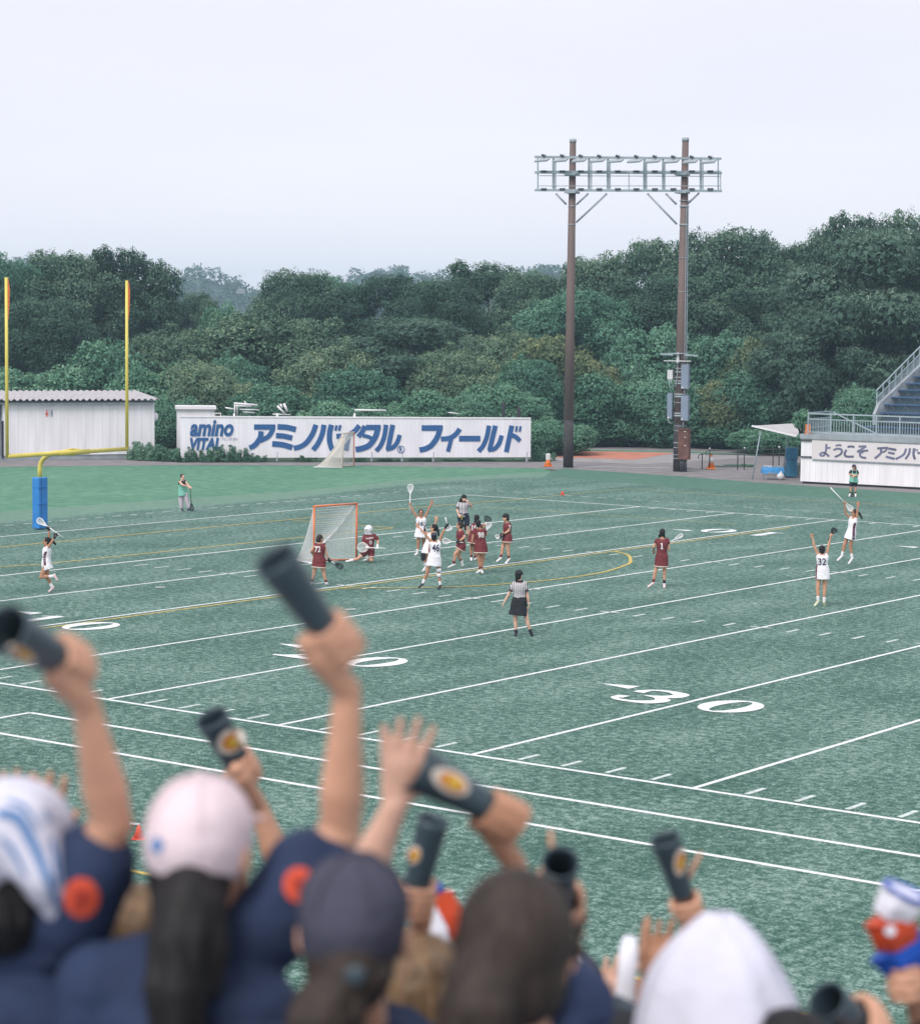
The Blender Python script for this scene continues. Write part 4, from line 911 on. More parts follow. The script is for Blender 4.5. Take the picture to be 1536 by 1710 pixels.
for px, y in ((1346.5, 735), (1346.5, 762.5)):
    mb = MB(); mb.bar(q(1337, y, .05), q(1355, y+.5, .05), .06); mb.build('bracket', MT['lampdark'], t)
# front railing
zr1 = q(1342, 690)[2]; zr2 = zd+(zr1-zd)*.73; e0 = .35
mb = MB()
for zz, r in ((zr1, .032), (zr2, .022), (zd+.10, .022)): mb.bar(F0+hx*e0+ZV*zz, F0+hx*LS+ZV*zz, r*2)
for k in range(12): mb.bar(F0+hx*(e0+k*1.18)+ZV*zd, F0+hx*(e0+k*1.18)+ZV*zr1, .06)
for k in range(int((LS-e0)/.135)): mb.bar(F0+hx*(e0+k*.135)+ZV*(zd+.1), F0+hx*(e0+k*.135)+ZV*zr2, .026)
mb.build('front_railing', MT['rail'], t)
mb = MB(); L0 = F0+hx*e0
for zz in (zr1+.03, zr2, zd+.3): mb.bar(L0+ZV*zz, L0-hn*2.6+ZV*zz, .05)
for k in range(18): mb.bar(L0-hn*(k*.15)+ZV*zd, L0-hn*(k*.15)+ZV*zr2, .026)
mb.bar(L0-hn*2.6+ZV*(zr1+.03), L0-hn*2.6+ZV*zd, .06); mb.bar(L0+hx*.1-hn*2.6+ZV*zr1, L0+hx*2.4-hn*2.7+ZV*(zd), .05)
mb.build('side_railing', MT['rail'], t)
# bench rows: left ends measured, depth grows .5 m a row
rows = [(1440, 712), (1472, 689), (1476.5, 675), (1490, 663), (1502, 651), (1515, 640), (1527, 628.5), (1539, 617), (1551, 605), (1563, 594)]
R0 = []
for k, (px, py) in enumerate(rows): R0.append(D(px, py, 116.0+k*.56))
for k, P in enumerate(R0):
    Le = 12-k*.3; zprev = R0[k-1][2] if k else zd-.3
    mb = MB(); mb.box(P+hx*Le/2+hn*.02, Le, .36, .05, hx, hn); o = mb.build('bench_row', MT['seatblue'], t)
    mb = MB(); mb.box(P+hx*Le/2-hn*.22-ZV*.30, Le, .06, .62, hx, hn); mb.build('riser', MT['riser'], t)
    mb = MB(); mb.box(P+hx*Le/2+hn*.12-ZV*.44, Le, .75, .05, hx, hn); mb.build('tread', MT['concrete'], t)
    m2 = MB()
    for j in range(int(Le/.8)): m2.bar(P+hx*(.35+j*.8)+hn*.08-ZV*.02, P+hx*(.50+j*.8)-hn*.16-ZV*.30, .04)
    m2.build('bench_bracket', MT['lamp'], o)
# stair wall and stair railing on the left slope
a0 = R0[1]-hx*.28; a9 = R0[9]-hx*.28
mb = MB(); w0 = [a0+hn*.5-ZV*.62, a9+hn*.0-ZV*.5, a9+ZV*.15, R0[1]-hx*.28+ZV*.45, a0+hn*.5-ZV*.05]
mb.prism(w0, hx*.16); mb.build('stair_wall', MT['concrete'], t)
mb = MB(); dirr = (a9-a0)
for off, r in ((1.10, .05), (.72, .04)): mb.bar(a0+ZV*off+hn*.1, a9+ZV*off, r)
for k in range(10): p = a0+dirr*k/9; mb.bar(p-ZV*.2, p+ZV*1.1, .06)
for k in range(54): p = a0+dirr*k/54; mb.bar(p+ZV*.1, p+ZV*.72, .022)
mb.build('stair_railing', MT['rail'], t)
mb = MB(); mb.box(q(1349, 722, -.02), .30, .03, .78, hx, hn); o = mb.build('orange_panel', MT['orange'], t)
PTv = proto_tree('potted_vine', MT['vine'], 1.0, 1.0, 1200, 41, 9, low=0.05, smin=.06, smax=.16, trunk=False, droop=.9)
Pv = q(1338, 712, -.25); PTv.location = (Pv[0], Pv[1], zd); PTv.scale = (.85, .85, 1.15); tag(PTv, 'climbing vine hanging over the corner of the stand railing', 'plant')
# banner with faded letters
bn = thing('welcome_banner', 'stained banner with faded grey Japanese letters on the stand wall', 'banner', q(1430, 775, .02))
b0, b1, b2, b3 = q(1356, 766, .03), q(1560, 776, .03), q(1560, 744, .03), q(1356, 735, .03)
mb = MB(); mb.prism([b0, b1, b2, b3], hn*.03); mb.build('banner_sheet', MT['banner'], bn)
mb = MB(); mb.bar(q(1356, 766.6, .06), q(1560, 776.6, .06), .05); mb.build('banner_rail', MT['concrete'], bn)
f3 = lambda x, y: (x/6.333+1320, y/6.333+560)
GR = MT['signgrey']; PB, NB = F0+hn*.062, hn
HI = [
 [([(378, 1148), (374, 1215), (352, 1268), (322, 1272), (312, 1255), (340, 1240), (372, 1250), (408, 1282)], 22), ([(378, 1192), (422, 1188)], 20)],
 [([(476, 1168), (510, 1160), (538, 1166)], 20), ([(452, 1212), (500, 1198), (540, 1212), (530, 1255), (468, 1286)], 22)],
 [([(600, 1180), (640, 1174), (676, 1182)], 24), ([(590, 1210), (572, 1250), (590, 1280), (668, 1282)], 24)],
 [([(718, 1176), (802, 1172)], 22), ([(798, 1174), (752, 1203), (710, 1226)], 20), ([(702, 1230), (820, 1216)], 22), ([(775, 1224), (735, 1250), (745, 1284), (798, 1297)], 22)],
 [([(915, 1196), (1030, 1188)], 24), ([(1022, 1192), (1000, 1225), (965, 1236)], 20), ([(958, 1205), (950, 1250), (890, 1302)], 24)],
 [([(1032, 1196), (1118, 1212)], 26), ([(1030, 1238), (1100, 1252)], 24), ([(1006, 1282), (1100, 1306)], 26)],
 [([(1222, 1196), (1195, 1260), (1110, 1310)], 24)],
 [([(1262, 1192), (1252, 1250), (1214, 1310)], 24), ([(1305, 1192), (1300, 1260), (1316, 1312)], 26), ([(1326, 1200), (1322, 1225)], 10), ([(1342, 1202), (1338, 1227)], 10)],
 [([(1450, 1200), (1410, 1235), (1340, 1245)], 24), ([(1395, 1240), (1390, 1315)], 22)]]
for st in HI: letter(st, f3, 'banner_letter', GR, bn, PB, NB, 0.0, .004)

# --- tent, table, covered crate, bag, handrail, cones
tb = G(1256, 800); t = thing('canopy_tent', 'white canopy with slanted poles leaning beside the stand wall', 'tent', tb)
c1, c2, c3, c4 = D(1255.5, 711, 114.2), D(1330, 728.5, 112.6), D(1338, 715, 115), D(1334, 706.5, 116.5)
mb = MB(); mb.prism([c1, c2, c3, c4], ZV*-.05); mb.build('canopy', MT['tarp'], t)
mb = MB(); mb.bar(c1, c2, .07); mb.build('front_beam', MT['white'], t)
mb = MB(); mb.bar(c1-ZV*.03, c4-ZV*.03, .06); mb.build('back_beam', MT['white'], t)
mb = MB(); m_ = (c1+c2)/2; mb.bar(c1*.4+c2*.6-ZV*.04, c4*.6+c3*.4-ZV*.04, .05); mb.build('rib', MT['lamp'], t)
for (x0, y0, x1, y1) in ((1271, 714, 1256, 800), (1316, 725, 1306, 797)):
    mb = MB(); g = G(x1, y1); mb.tube([g, D(x0, y0, depth_of(g)+.3)], .035, 8); mb.build('leg', MT['galv'], t, smooth=True)
tg = G(1290, 800); t = thing('folding_table', 'small folding table with thin metal legs beside the tent', 'table', tg); w_ = nrm(G(1306, 800)-G(1276, 800))
zt = D(1290, 782, depth_of(tg))[2]
mb = MB(); mb.box((tg[0], tg[1], zt), .95, .6, .04, w_, np.cross(ZV, w_)); mb.build('tabletop', MT['bluetarp'], t)
for sx in (-.42, .42):
    for sy in (-.25, .25): mb = MB(); o_ = tg+w_*sx+np.cross(ZV, w_)*sy; mb.tube([o_, o_+ZV*zt-w_*sx*.1], .018, 6); mb.build('leg', MT['lamp'], t)
mb = MB(); mb.bar(tg-w_*.42+ZV*.25, tg+w_*.42+ZV*.25, .03); mb.build('stretcher', MT['lamp'], t)
mb = MB(); n = 18; V = []; F = []
yv = np.cross(ZV, w_)
for j, (rr, zz) in enumerate(((0, .06), (.8, .06), (1.0, .05), (1.05, -.1), (1.10, -.22))):
    for k in range(n):
        a = 2*math.pi*k/n; ca, sa = math.cos(a), math.sin(a); pw = .35
        ex = .52*rr*np.sign(ca)*abs(ca)**pw; ey = .34*rr*np.sign(sa)*abs(sa)**pw
        V.append(tg+w_*ex+yv*ey+ZV*(zt+zz+(rng.uniform(-.05, .05) if j > 2 else 0)))
for j in range(4):
    for k in range(n): F.append((j*n+k, j*n+(k+1) % n, (j+1)*n+(k+1) % n, (j+1)*n+k))
mb.add(V, F); tag(mb.build('table_cover', MT['bluetarp'], smooth=True), 'bright blue plastic cover draped over the folding table', 'cover')
mb = MB()
for k in range(7): p = tg+w_*rng.uniform(-.3, .3)+yv*rng.uniform(-.2, .2)+ZV*(zt+.09); mb.bar(p, p+w_*rng.uniform(-.25, .25)+yv*rng.uniform(-.2, .2)+ZV*.03, .035)
tag(mb.build('paper_pile', MT['cabwhite']), 'scattered white papers lying on the blue table cover', 'papers', kind=None)
cg = G(1321, 797); d0 = depth_of(cg); zt = D(1321, 747, d0)[2]
mb = MB(); mb.stack([cg+ZV*.05, cg+ZV*.5, cg+ZV*zt*.6, cg+ZV*zt*.62, cg+ZV*zt*.98, cg+ZV*zt], [.34, .30, .28, .33, .31, .28], [.28, .26, .24, .30, .28, .24], RH, 10)
tag(mb.build('covered_crate', MT['tealtarp']), 'tall stack wrapped in teal sheet between blue table and white wall', 'crate')
bg_ = G(1303, 801); mb = MB(); mb.ell(bg_+ZV*.16, RH, FH, ZV, .20, .16, .17); mb.cap(bg_+ZV*.25, bg_+ZV*.42+RH*.03, .09, .04)
tag(mb.build('plastic_bag', MT['cabwhite'], smooth=True, remesh=.03), 'white plastic bag on the ground under the blue table', 'bag')
h0, h1 = G(1166, 783), G(1330, 787)
t = thing('handrail', 'black double tube handrail with posts behind the orange cone', 'handrail', h0); hd = depth_of(h0)
hh = lambda x, y: plane_pt(x, y, h0, nrm((CAM-h0)*np.array([1, 1, 0])))
mb = MB(); mb.tube([hh(1167, 766), hh(1165.5, 762), hh(1168, 759), hh(1175, 758), hh(1250, 759), hh(1335, 757)], .024, 8); mb.build('rail', MT['lampdark'], t, smooth=True)
mb = MB(); mb.tube([hh(1180, 760), hh(1178, 756), hh(1181, 753), hh(1188, 752), hh(1335, 749.5)], .024, 8); mb.build('rail', MT['lampdark'], t, smooth=True)
for px, yt in ((1172.5, 758), (1185, 751.5), (1232, 753), (1243, 750.5), (1291, 750), (1301, 749)):
    mb = MB(); a = hh(px, yt); mb.tube([(a[0], a[1], 0), a, a+ZV*.06], [.028, .028, .02], 8); o = mb.build('post', MT['lampdark'], t, smooth=True)
    if px in (1185, 1243, 1301): m2 = MB(); m2.ell(a+ZV*.08, RH, FH, ZV, .05, .05, .05); m2.build('post_cap', MT['cabwhite'], o, smooth=True)
def cone(px, py, h, r, mt, label, collar=None, cmt='cabwhite'):
    g = G(px, py); t = thing('traffic_cone', label, 'cone', g, 'cones round the field')
    mb = MB(); mb.box(g+ZV*.02*h/.5, r*2.3, r*2.3, .04*h/.5, RH, FH); mb.build('base', MT[mt], t)
    mb = MB(); mb.stack([g+ZV*.02*h/.5, g+ZV*h*.97, g+ZV*h], [r, r*.28, r*.22], [r, r*.28, r*.22], RH, 18); mb.build('body', MT[mt], t, smooth=True)
    if collar:
        a, b = collar; mb = MB(); f = lambda u: r*(1-.72*u)+.012
        mb.stack([g+ZV*h*a, g+ZV*h*b], [f(a), f(b)], [f(a), f(b)], RH, 18); mb.build('collar', MT[cmt], t, smooth=True)
    return t, g
tt, g = cone(915, 778.5, .45, .21, 'coneorange', 'orange cone with a white block on top left of the left pole')
mb = MB(); mb.box(g+ZV*.50, .26, .2, .36, RH, FH); o = mb.build('white_weight', MT['cabwhite'], tt); o.modifiers.new('b', 'BEVEL').width = .04
cone(1187, 783, .80, .20, 'coneorange', 'tall orange cone with white collar beside the black handrail', (.42, .82))
cone(939, 826.5, .17, .10, 'conered', 'small red marker cone on the far yellow line')
cone(232, 1401, .20, .085, 'conered', 'small red marker cone on the near turf between spectators', None)
# litter / tape scraps on the turf
for i, (px, py, lb) in enumerate(((585, 1019, 'small white scrap on the line above the raised hand'), (430, 1352, 'thin white scrap on turf beside the pale cap'), (545, 1304, 'white scrap near the tall raised arm'), (225, 1379, 'white tape scrap behind the near red cone'), (748, 1493, 'white tape scrap beside the red and blue clapper'), (895, 985, 'tiny white scrap beyond the near official'), (268, 982, 'tiny pale scrap right of the running player'))):
    g = G(px, py); mb = MB(); a = rng.uniform(-.5, .5); dd = RH*math.cos(a)+FH*math.sin(a); L_ = .09 if py > 1200 else .14; mb.bar(g-dd*L_+ZV*.02, g+dd*L_+ZV*.03, .05, .02)
    tag(mb.build('tape_scrap', MT['cabwhite']), lb, 'scrap', 'scraps on the turf')
flush()
# ------------------------------------------------------------------ people
def hand_open(mb, w, d, n, s=1.0, curl=0.18, spread=0.16, ts=1, fr=0.0095, pts=None, fold=()):
    d = nrm(d); n = nrm(n-d*(n @ d)); sd_ = np.cross(d, n)
    mb.cap(w+d*.018*s, w+d*.072*s, .033*s, .040*s, 10, sd_, .42)
    for i, Lf in enumerate((.070, .080, .074, .058)):
        b = w+d*.085*s+sd_*(i-1.5)*.0215*s*-ts; q = nrm(d-sd_*ts*(i-1.5)*spread); c = 1.35 if i in fold else curl
        p1 = b+nrm(q+n*c*.6)*Lf*.5*s; p2 = p1+nrm(q*math.cos(c*1.2)+n*math.sin(c*1.2))*Lf*.32*s; p3 = p2+nrm(q*math.cos(c*2.0)+n*math.sin(c*2.0))*Lf*.28*s
        mb.cap(b-q*.012, p1, fr*1.12, fr*1.05, 8); mb.cap(p1, p2, fr*1.05, fr, 8); mb.cap(p2, p3, fr, fr*.86, 8)
    b = w+d*.028*s+sd_*ts*.028*s; q = nrm(d*.62+sd_*ts*.75+n*.25); p1 = b+q*.040*s; p2 = p1+nrm(d*.85+sd_*ts*.4+n*.3)*.032*s
    mb.cap(b, p1, fr*1.45, fr*1.2, 8); mb.cap(p1, p2, fr*1.2, fr*.98, 8)
def grip_hand(mb, A, ax, w, rc, s=1.0, fr=0.0095, ts=1, point=None):
    ax = nrm(ax); v = w-A; n0 = nrm(v-ax*(v @ ax)); c = np.cross(ax, n0)*ts
    k = A+n0*(rc+.012*s)
    mb.cap(k-ax*.030*s, k+ax*.030*s, .019*s, .021*s, 10, c, 1.0); mb.cap(w, k, .025*s, .026*s, 10)
    for i in range(4):
        off = (i-1.5)*.0222*s; R_ = (rc+fr*.9)*(1, 1.05, 1.04, .97)[i]
        if point is not None and i == 3:
            b = k+ax*off+c*.02*s; e1 = b+nrm(point)*.045*s; e2 = e1+nrm(point)*.04*s
            mb.cap(b, e1, fr*1.15, fr*1.05, 8); mb.cap(e1, e2, fr*1.05, fr*.85, 8); continue
        a = np.radians([15, 60, 105, 150, 195, 235]); P = [A+ax*off+(n0*math.cos(t)+c*math.sin(t))*R_*(1.0, 1.16, 1.02, 1.20, 1.05, 1.0)[j] for j, t in enumerate(a)]
        for p, q in zip(P[:-1], P[1:]): mb.cap(p, q, fr*1.08, fr, 7)
    a = np.radians([-20, -60, -100, -140]); P = [A+ax*(.018-.012*j)*s+(n0*math.cos(t)+c*math.sin(t))*(rc+fr) for j, t in enumerate(a)]
    for p, q in zip(P[:-1], P[1:]): mb.cap(p, q, fr*1.25, fr*1.1, 7)
def head_prims(mb, c, F, U, s=1.0, ear=.078):
    F = nrm(F-U*(F @ U)); Sd = np.cross(F, U)
    mb.ell(c+U*.028*s-F*.008*s, Sd, F, U, .076*s, .096*s, .092*s, 18, 12)
    mb.ell(c-U*.045*s+F*.022*s, Sd, F, U, .060*s, .070*s, .074*s, 16, 10)
    mb.cap(c+U*.012*s+F*.086*s, c-U*.022*s+F*.100*s, .009*s, .014*s, 8)
    mb.cap(c-U*.062*s+F*.078*s-Sd*.018*s, c-U*.062*s+F*.078*s+Sd*.018*s, .011*s, .011*s, 8)
    for g in (-1, 1): mb.ell(c+Sd*g*ear*s-U*.005*s-F*.008*s, F, Sd, U, .018*s, .010*s, .031*s, 8, 6)
    return F, Sd
def face_parts(root, c, F, Sd, U, s=1.0):
    for g in (-1, 1):
        m = MB(); m.ell(c+Sd*g*.032*s+U*.014*s+F*.083*s, Sd, F, U, .014*s, .010*s, .009*s, 8, 6); m.build('eye', MT['eye'], root, smooth=True)
        m = MB(); m.cap(c+Sd*g*.020*s+U*.034*s+F*.087*s, c+Sd*g*.046*s+U*.032*s+F*.080*s, .0045*s, .004*s, 6); m.build('eyebrow', MT['hairblack'], root, smooth=True)
    m = MB(); m.cap(c-U*.054*s+F*.090*s-Sd*.02*s, c-U*.054*s+F*.090*s+Sd*.02*s, .006*s, .006*s, 6); m.build('mouth', MT['lip'], root, smooth=True)
TORSO = [(-.16, .125, .10), (-.04, .165, .122), (.06, .168, .122), (.3, .135, .098), (.45, .130, .094), (.7, .150, .112), (.88, .158, .104), (.98, .135, .085), (1.06, .075, .062)]
def torso_rings(hm, sm, side, grow=0.0, t0=-1, t1=2, s=1.0, hipx=1.0):
    cs, rx, ry = [], [], []
    for t, a, b in TORSO:
        if t < t0-1e-6 or t > t1+1e-6: continue
        cs.append(hm+(sm-hm)*t); k = hipx if t < .2 else 1.0
        rx.append((a*k)*s+grow); ry.append((b*k)*s+grow)
    return cs, rx, ry
def mesh_bvh(o):
    off = ROOT_LOC[o.name]
    return BVHTree.FromPolygons([tuple(np.array(v.co)+off) for v in o.data.vertices], [tuple(p.vertices) for p in o.data.polygons])
def project(px, py, bvh, fall, lift):
    d = ray(px, py); dl = np.linalg.norm(d); h = bvh.ray_cast(Vector(CAM), Vector(d/dl))
    t = h[3] if h[0] is not None else fall
    return CAM+d/dl*(t-lift)
def decal(o, V2, F, f, name, mat, parent, lift=0.007):
    bvh = mesh_bvh(o); c = np.mean(V2, 0); d0 = ray(*f(*c)); h = bvh.ray_cast(Vector(CAM), Vector(nrm(d0)))
    fall = h[3] if h[0] is not None else np.linalg.norm(ROOT_LOC[o.name]-CAM)
    Q = [project(*f(x, y), bvh, fall, lift) for x, y in V2]; mb = MB(); mb.add(Q, F); return mb.build(name, mat, parent)
def decal_text(o, txt, box, f, name, mat, parent, bold=0.012, lift=0.010, slant=0.0):
    V, F = text_mesh(txt, 1.0, 0, bold); lo, hi = V.min(0), V.max(0); x0, y0, x1, y1 = box
    V2 = [(x0+(v[0]-lo[0])/(hi[0]-lo[0])*(x1-x0), y1-(v[1]-lo[1])/(hi[1]-lo[1])*(y1-y0)+slant*(v[0]-lo[0])/(hi[0]-lo[0])) for v in V]
    return decal(o, np.array(V2), F, f, name, mat, parent, lift)
def decal_grid(o, cx, cy, rx, ry, f, name, mat, parent, lift=.006, ang=0.0, n=20):
    V2 = [(cx, cy)]; F = []
    for j, q in enumerate((.35, .7, 1.0)):
        for k in range(n):
            a = 2*math.pi*k/n; x, y = rx*q*math.cos(a), ry*q*math.sin(a)
            V2.append((cx+x*math.cos(ang)-y*math.sin(ang), cy+x*math.sin(ang)+y*math.cos(ang)))
    for k in range(n): F.append((0, 1+k, 1+(k+1) % n))
    for j in range(2):
        for k in range(n): F.append((1+j*n+k, 1+(j+1)*n+k, 1+(j+1)*n+(k+1) % n, 1+j*n+(k+1) % n))
    return decal(o, np.array(V2), F, f, name, mat, parent, lift)
def wrinkle(o, amp, wl, seed=0):
    """cloth folds: small displacement of the surface along its normals"""
    me = o.data; n = len(me.vertices); v = np.zeros(n*3); me.vertices.foreach_get('co', v); v = v.reshape(-1, 3)
    nv = np.zeros(n*3); me.vertex_normals.foreach_get('vector', nv); nv = nv.reshape(-1, 3); k = 2*math.pi/wl
    a = np.sin(k*(v[:, 2]+.55*v[:, 0])+2.1*np.sin(k*.37*(v[:, 1]-v[:, 2])+seed)+seed); b = np.sin(k*.7*(v[:, 2]*.8-.7*v[:, 0]+.4*v[:, 1])+1.7*np.sin(k*.31*v[:, 0]+2*seed)+1.3)
    h = amp*(.6*np.sign(a)*np.abs(a)**1.4+.5*b)*(.45+.55*np.sin(k*.17*(v[:, 0]+v[:, 1]+v[:, 2])+seed))
    me.vertices.foreach_set('co', (v+nv*h[:, None]).ravel().astype(np.float32)); me.update()
def decal_rects(o, rects, f, name, mat, parent, lift=.010):
    V2 = []; F = []
    for (x0, y0, x1, y1) in rects:
        nx = max(2, int(abs(x1-x0)/10)); ny = max(2, int(abs(y1-y0)/14)); i0 = len(V2)
        V2 += [(x0+(x1-x0)*i/nx, y0+(y1-y0)*j/ny) for j in range(ny+1) for i in range(nx+1)]
        F += [(i0+j*(nx+1)+i, i0+j*(nx+1)+i+1, i0+(j+1)*(nx+1)+i+1, i0+(j+1)*(nx+1)+i) for j in range(ny) for i in range(nx)]
    return decal(o, np.array(V2), F, f, name, mat, parent, lift)
def stripe_attr(o, side, per, org):
    me = o.data; off = ROOT_LOC[o.name]-org
    a = me.attributes.new('stripe', 'FLOAT', 'POINT')
    v = np.zeros(len(me.vertices)*3); me.vertices.foreach_get('co', v); v = v.reshape(-1, 3)+off
    a.data.foreach_set('value', ((v @ side)/per+.25).astype(np.float32))

def person(label, group, crop, feet, J, face, kit, hands=None, opt=None):
    ox, oy, sc = crop; f = lambda x, y: (x/sc+ox, y/sc+oy); opt = opt or {}
    base = G(*f(*feet)); base[2] = 0.0; s = opt.get('s', 1.0)
    if 'lift' in opt: base = G(*f(feet[0], feet[1]+opt['lift'])); base[2] = 0
    K = {k: plane_pt(*f(v[0], v[1]), base+FH*(v[2] if len(v) > 2 else 0), FH) for k, v in J.items()}
    root = thing('person', label, 'person', base, group)
    dn = lambda v, z: np.array([v[0], v[1], max(v[2], z)])
    lsh, rsh, lh, rh = K['lsh'], K['rsh'], K['lhip'], K['rhip']; sm = (lsh+rsh)/2; hm = (lh+rh)/2
    side = rsh-lsh; side = nrm(side-ZV*side[2]*.6); ax = nrm(sm-hm)
    SK = MT[opt.get('skin', 'skin')]
    vx = opt.get('voxel', .0125)
    body = MB()
    U = nrm(opt.get('up', ZV)); Fv = nrm(RH*face[0]+FH*face[1]+ZV*(face[2] if len(face) > 2 else 0)); hc = K['head']-U*.015
    F_, Sd = head_prims(body, hc, Fv, U, s)
    body.cap(sm+ax*.02, hc-U*.05*s-F_*.015, .056*s, .050*s)
    cs, rx, ry = torso_rings(hm, sm, side, 0, s=s); body.stack(cs, rx, ry, side, 16)
    for a in 'lr':
        S_, E, W = K[a+'sh'], K[a+'el'], K[a+'wr']; S_ = S_+(sm-S_)*.06
        body.cap(S_, E, .047*s, .036*s); m_ = E+(W-E)*.3; body.stack([E, m_, W], [.036*s, .038*s, .026*s], [.036*s, .038*s, .026*s], side, 12)
        body.cap(E, W, .034*s, .025*s)
        H_, N_, A_ = K[a+'hip'], K[a+'kn'], dn(K[a+'an'], .07); T_ = dn(K[a+'toe'], .03); K[a+'an'], K[a+'toe'] = A_, T_
        body.cap(H_, N_, .086*s, .055*s); body.cap(N_, A_, .052*s, .034*s)
        cal = N_+(A_-N_)*.32; bk = nrm(np.cross(np.cross(A_-N_, T_-A_), A_-N_))*-.016; body.cap(N_+(A_-N_)*.15+bk, N_+(A_-N_)*.5+bk, .046*s, .042*s)
        heel = A_+nrm(A_-N_)*.045-nrm(T_-A_)*.02; heel = dn(heel, .04); K[a+'heel'] = heel; body.cap(heel, T_+(heel-T_)*.25, .032*s, .026*s)
    hands = hands or {}
    for a in 'lr':
        W, E = K[a+'wr'], K[a+'el']; d_ = nrm(W-E); h = hands.get(a, ('relax',)); ts = -1 if a == 'l' else 1
        hm_ = body; gl = None
        if len(h) > 2 and isinstance(h[2], str) or (len(h) > 1 and isinstance(h[-1], str) and h[-1].startswith('glove')):
            gl = MB(); hm_ = gl; gm = h[-1].split(':')[1]; fr_ = .0135
            body.cap(W, W+d_*.06, .026, .026)
        else: fr_ = .0112
        if h[0] == 'open': hand_open(hm_, W, d_, -FH, 1.08, .08, .2, ts, fr_)
        elif h[0] == 'point': hand_open(hm_, W, d_, -FH, 1.0, .15, .1, ts, fr_, fold=(1, 2, 3))
        elif h[0] == 'grip':
            A0_, B0_ = h[1]; A0_, B0_ = [plane_pt(*f(p[0], p[1]), base+FH*(p[2] if len(p) > 2 else 0), FH) for p in (A0_, B0_)]
            axs = nrm(B0_-A0_); tt = (W+d_*.07-A0_) @ axs; grip_hand(hm_, A0_+axs*tt, axs, W, .014, 1.05, fr_, ts)
        elif h[0] == 'fist': hand_open(hm_, W, d_, nrm(sm-W+side*.01), 1.0, .95, .02, ts, fr_)
        else: hand_open(hm_, W, d_, nrm(hm-W+FH*.02), 1.0, .38, .05, ts, fr_)
        if gl is not None: gl.cap(W-d_*.02, W+d_*.02, .036, .036); gl.build('glove', MT[gm], root, remesh=.011)
    bo = body.build('body', SK, root, remesh=vx)
    if face[1] < .5: face_parts(root, hc, F_, Sd, U, s)
    out_ = {}
    g = .020
    top, skirt = kit.get('top'), kit.get('skirt')
    if top or kit.get('dress'):
        mb = MB(); cs, rx, ry = torso_rings(hm, sm, side, g, -.05 if top else .0, 1.08 if top else 1.03, s); mb.stack(cs, rx, ry, side, 18)
        for a in 'lr':
            S_, E = K[a+'sh'], K[a+'el']; S2 = S_+(sm-S_)*.10; k = kit.get('sleeve', 0)
            mb.cap(sm+(S_-sm)*.45-ax*.01, S2, .050, .056)
            if k: mb.cap(S2, S_+(E-S_)*k, .064, .062)
        if kit.get('dress'):
            he = K.get('hem', hm-ax*.20); hw = kit.get('hemw', .225); w0 = hm+(sm-hm)*.42
            mb.stack([w0, hm+(sm-hm)*.15, hm, (hm+he)/2, he], [.145, .175, .19, (.19+hw)/2+.005, hw], [.108, .132, .142, .15, .168], side, 22)
        o = mb.build('dress' if kit.get('dress') else 'jersey', MT[kit.get('dress') or top], root, remesh=vx); out_['top'] = o
    if skirt:
        he = K.get('hem', hm-ax*.16); hw = kit.get('hemw', .215); w0 = hm+(sm-hm)*.28
        mb = MB(); mb.stack([w0, hm+(sm-hm)*.1, (hm+he)/2, he], [.160, .190, (.19+hw)/2, hw], [.122, .145, .155, .17], side, 22)
        o = mb.build('skirt', MT[skirt], root, remesh=vx); out_['skirt'] = o
        if kit.get('trim'):
            mb = MB(); dnv = nrm(he-hm); mb.stack([he-dnv*.012, he+dnv*.014], [hw+.004, hw+.005], [.174, .175], side, 24); mb.build('hem_trim', MT[kit['trim']], root, smooth=True)
    if kit.get('shorts'):
        mb = MB(); sl_ = kit.get('shortlen', .5); cs, rx, ry = torso_rings(hm, sm, side, .022, -.2, .3, s); mb.stack(cs, rx, ry, side, 16)
        for a in 'lr': mb.cap(K[a+'hip'], K[a+'hip']+(K[a+'kn']-K[a+'hip'])*sl_, .105, .098)
        o = mb.build('shorts', MT[kit['shorts']], root, remesh=vx); out_['shorts'] = o
        if kit.get('trim'):
            for a in 'lr':
                p = K[a+'hip']+(K[a+'kn']-K[a+'hip'])*(sl_+.2); d_ = nrm(K[a+'kn']-K[a+'hip']); mb = MB(); mb.tube([p-d_*.015, p+d_*.015], [.094, .092], 14); mb.build('hem_trim', MT[kit['trim']], root, smooth=True)
    if kit.get('trousers'):
        mb = MB(); cs, rx, ry = torso_rings(hm, sm, side, .022, -.2, .2, s); mb.stack(cs, rx, ry, side, 16)
        for a in 'lr': mb.cap(K[a+'hip'], K[a+'kn'], .112, .098); mb.cap(K[a+'kn'], K[a+'an']+ZV*.01, .096, .088)
        mb.build('trousers', MT[kit['trousers']], root, remesh=vx)
    if kit.get('bib'):
        mb = MB(); lo = K.get('bibhem', hm-ax*.1)
        mb.stack([lo, hm, hm+(sm-hm)*.35, hm+(sm-hm)*.62, hm+(sm-hm)*.78], [.215, .205, .18, .185, .165], [.165, .16, .14, .145, .128], side, 22)
        for a in 'lr': S_ = K[a+'sh']; p0 = hm+(sm-hm)*.72; mb.cap(p0+(S_-sm)*.62-FH*.115, sm+(S_-sm)*.55+ax*.045-FH*.03, .030, .026); mb.cap(sm+(S_-sm)*.55+ax*.045-FH*.03, p0+(S_-sm)*.62+FH*.11, .026, .03)
        out_['bib'] = mb.build('bib', MT[kit['bib']], root, remesh=.011)
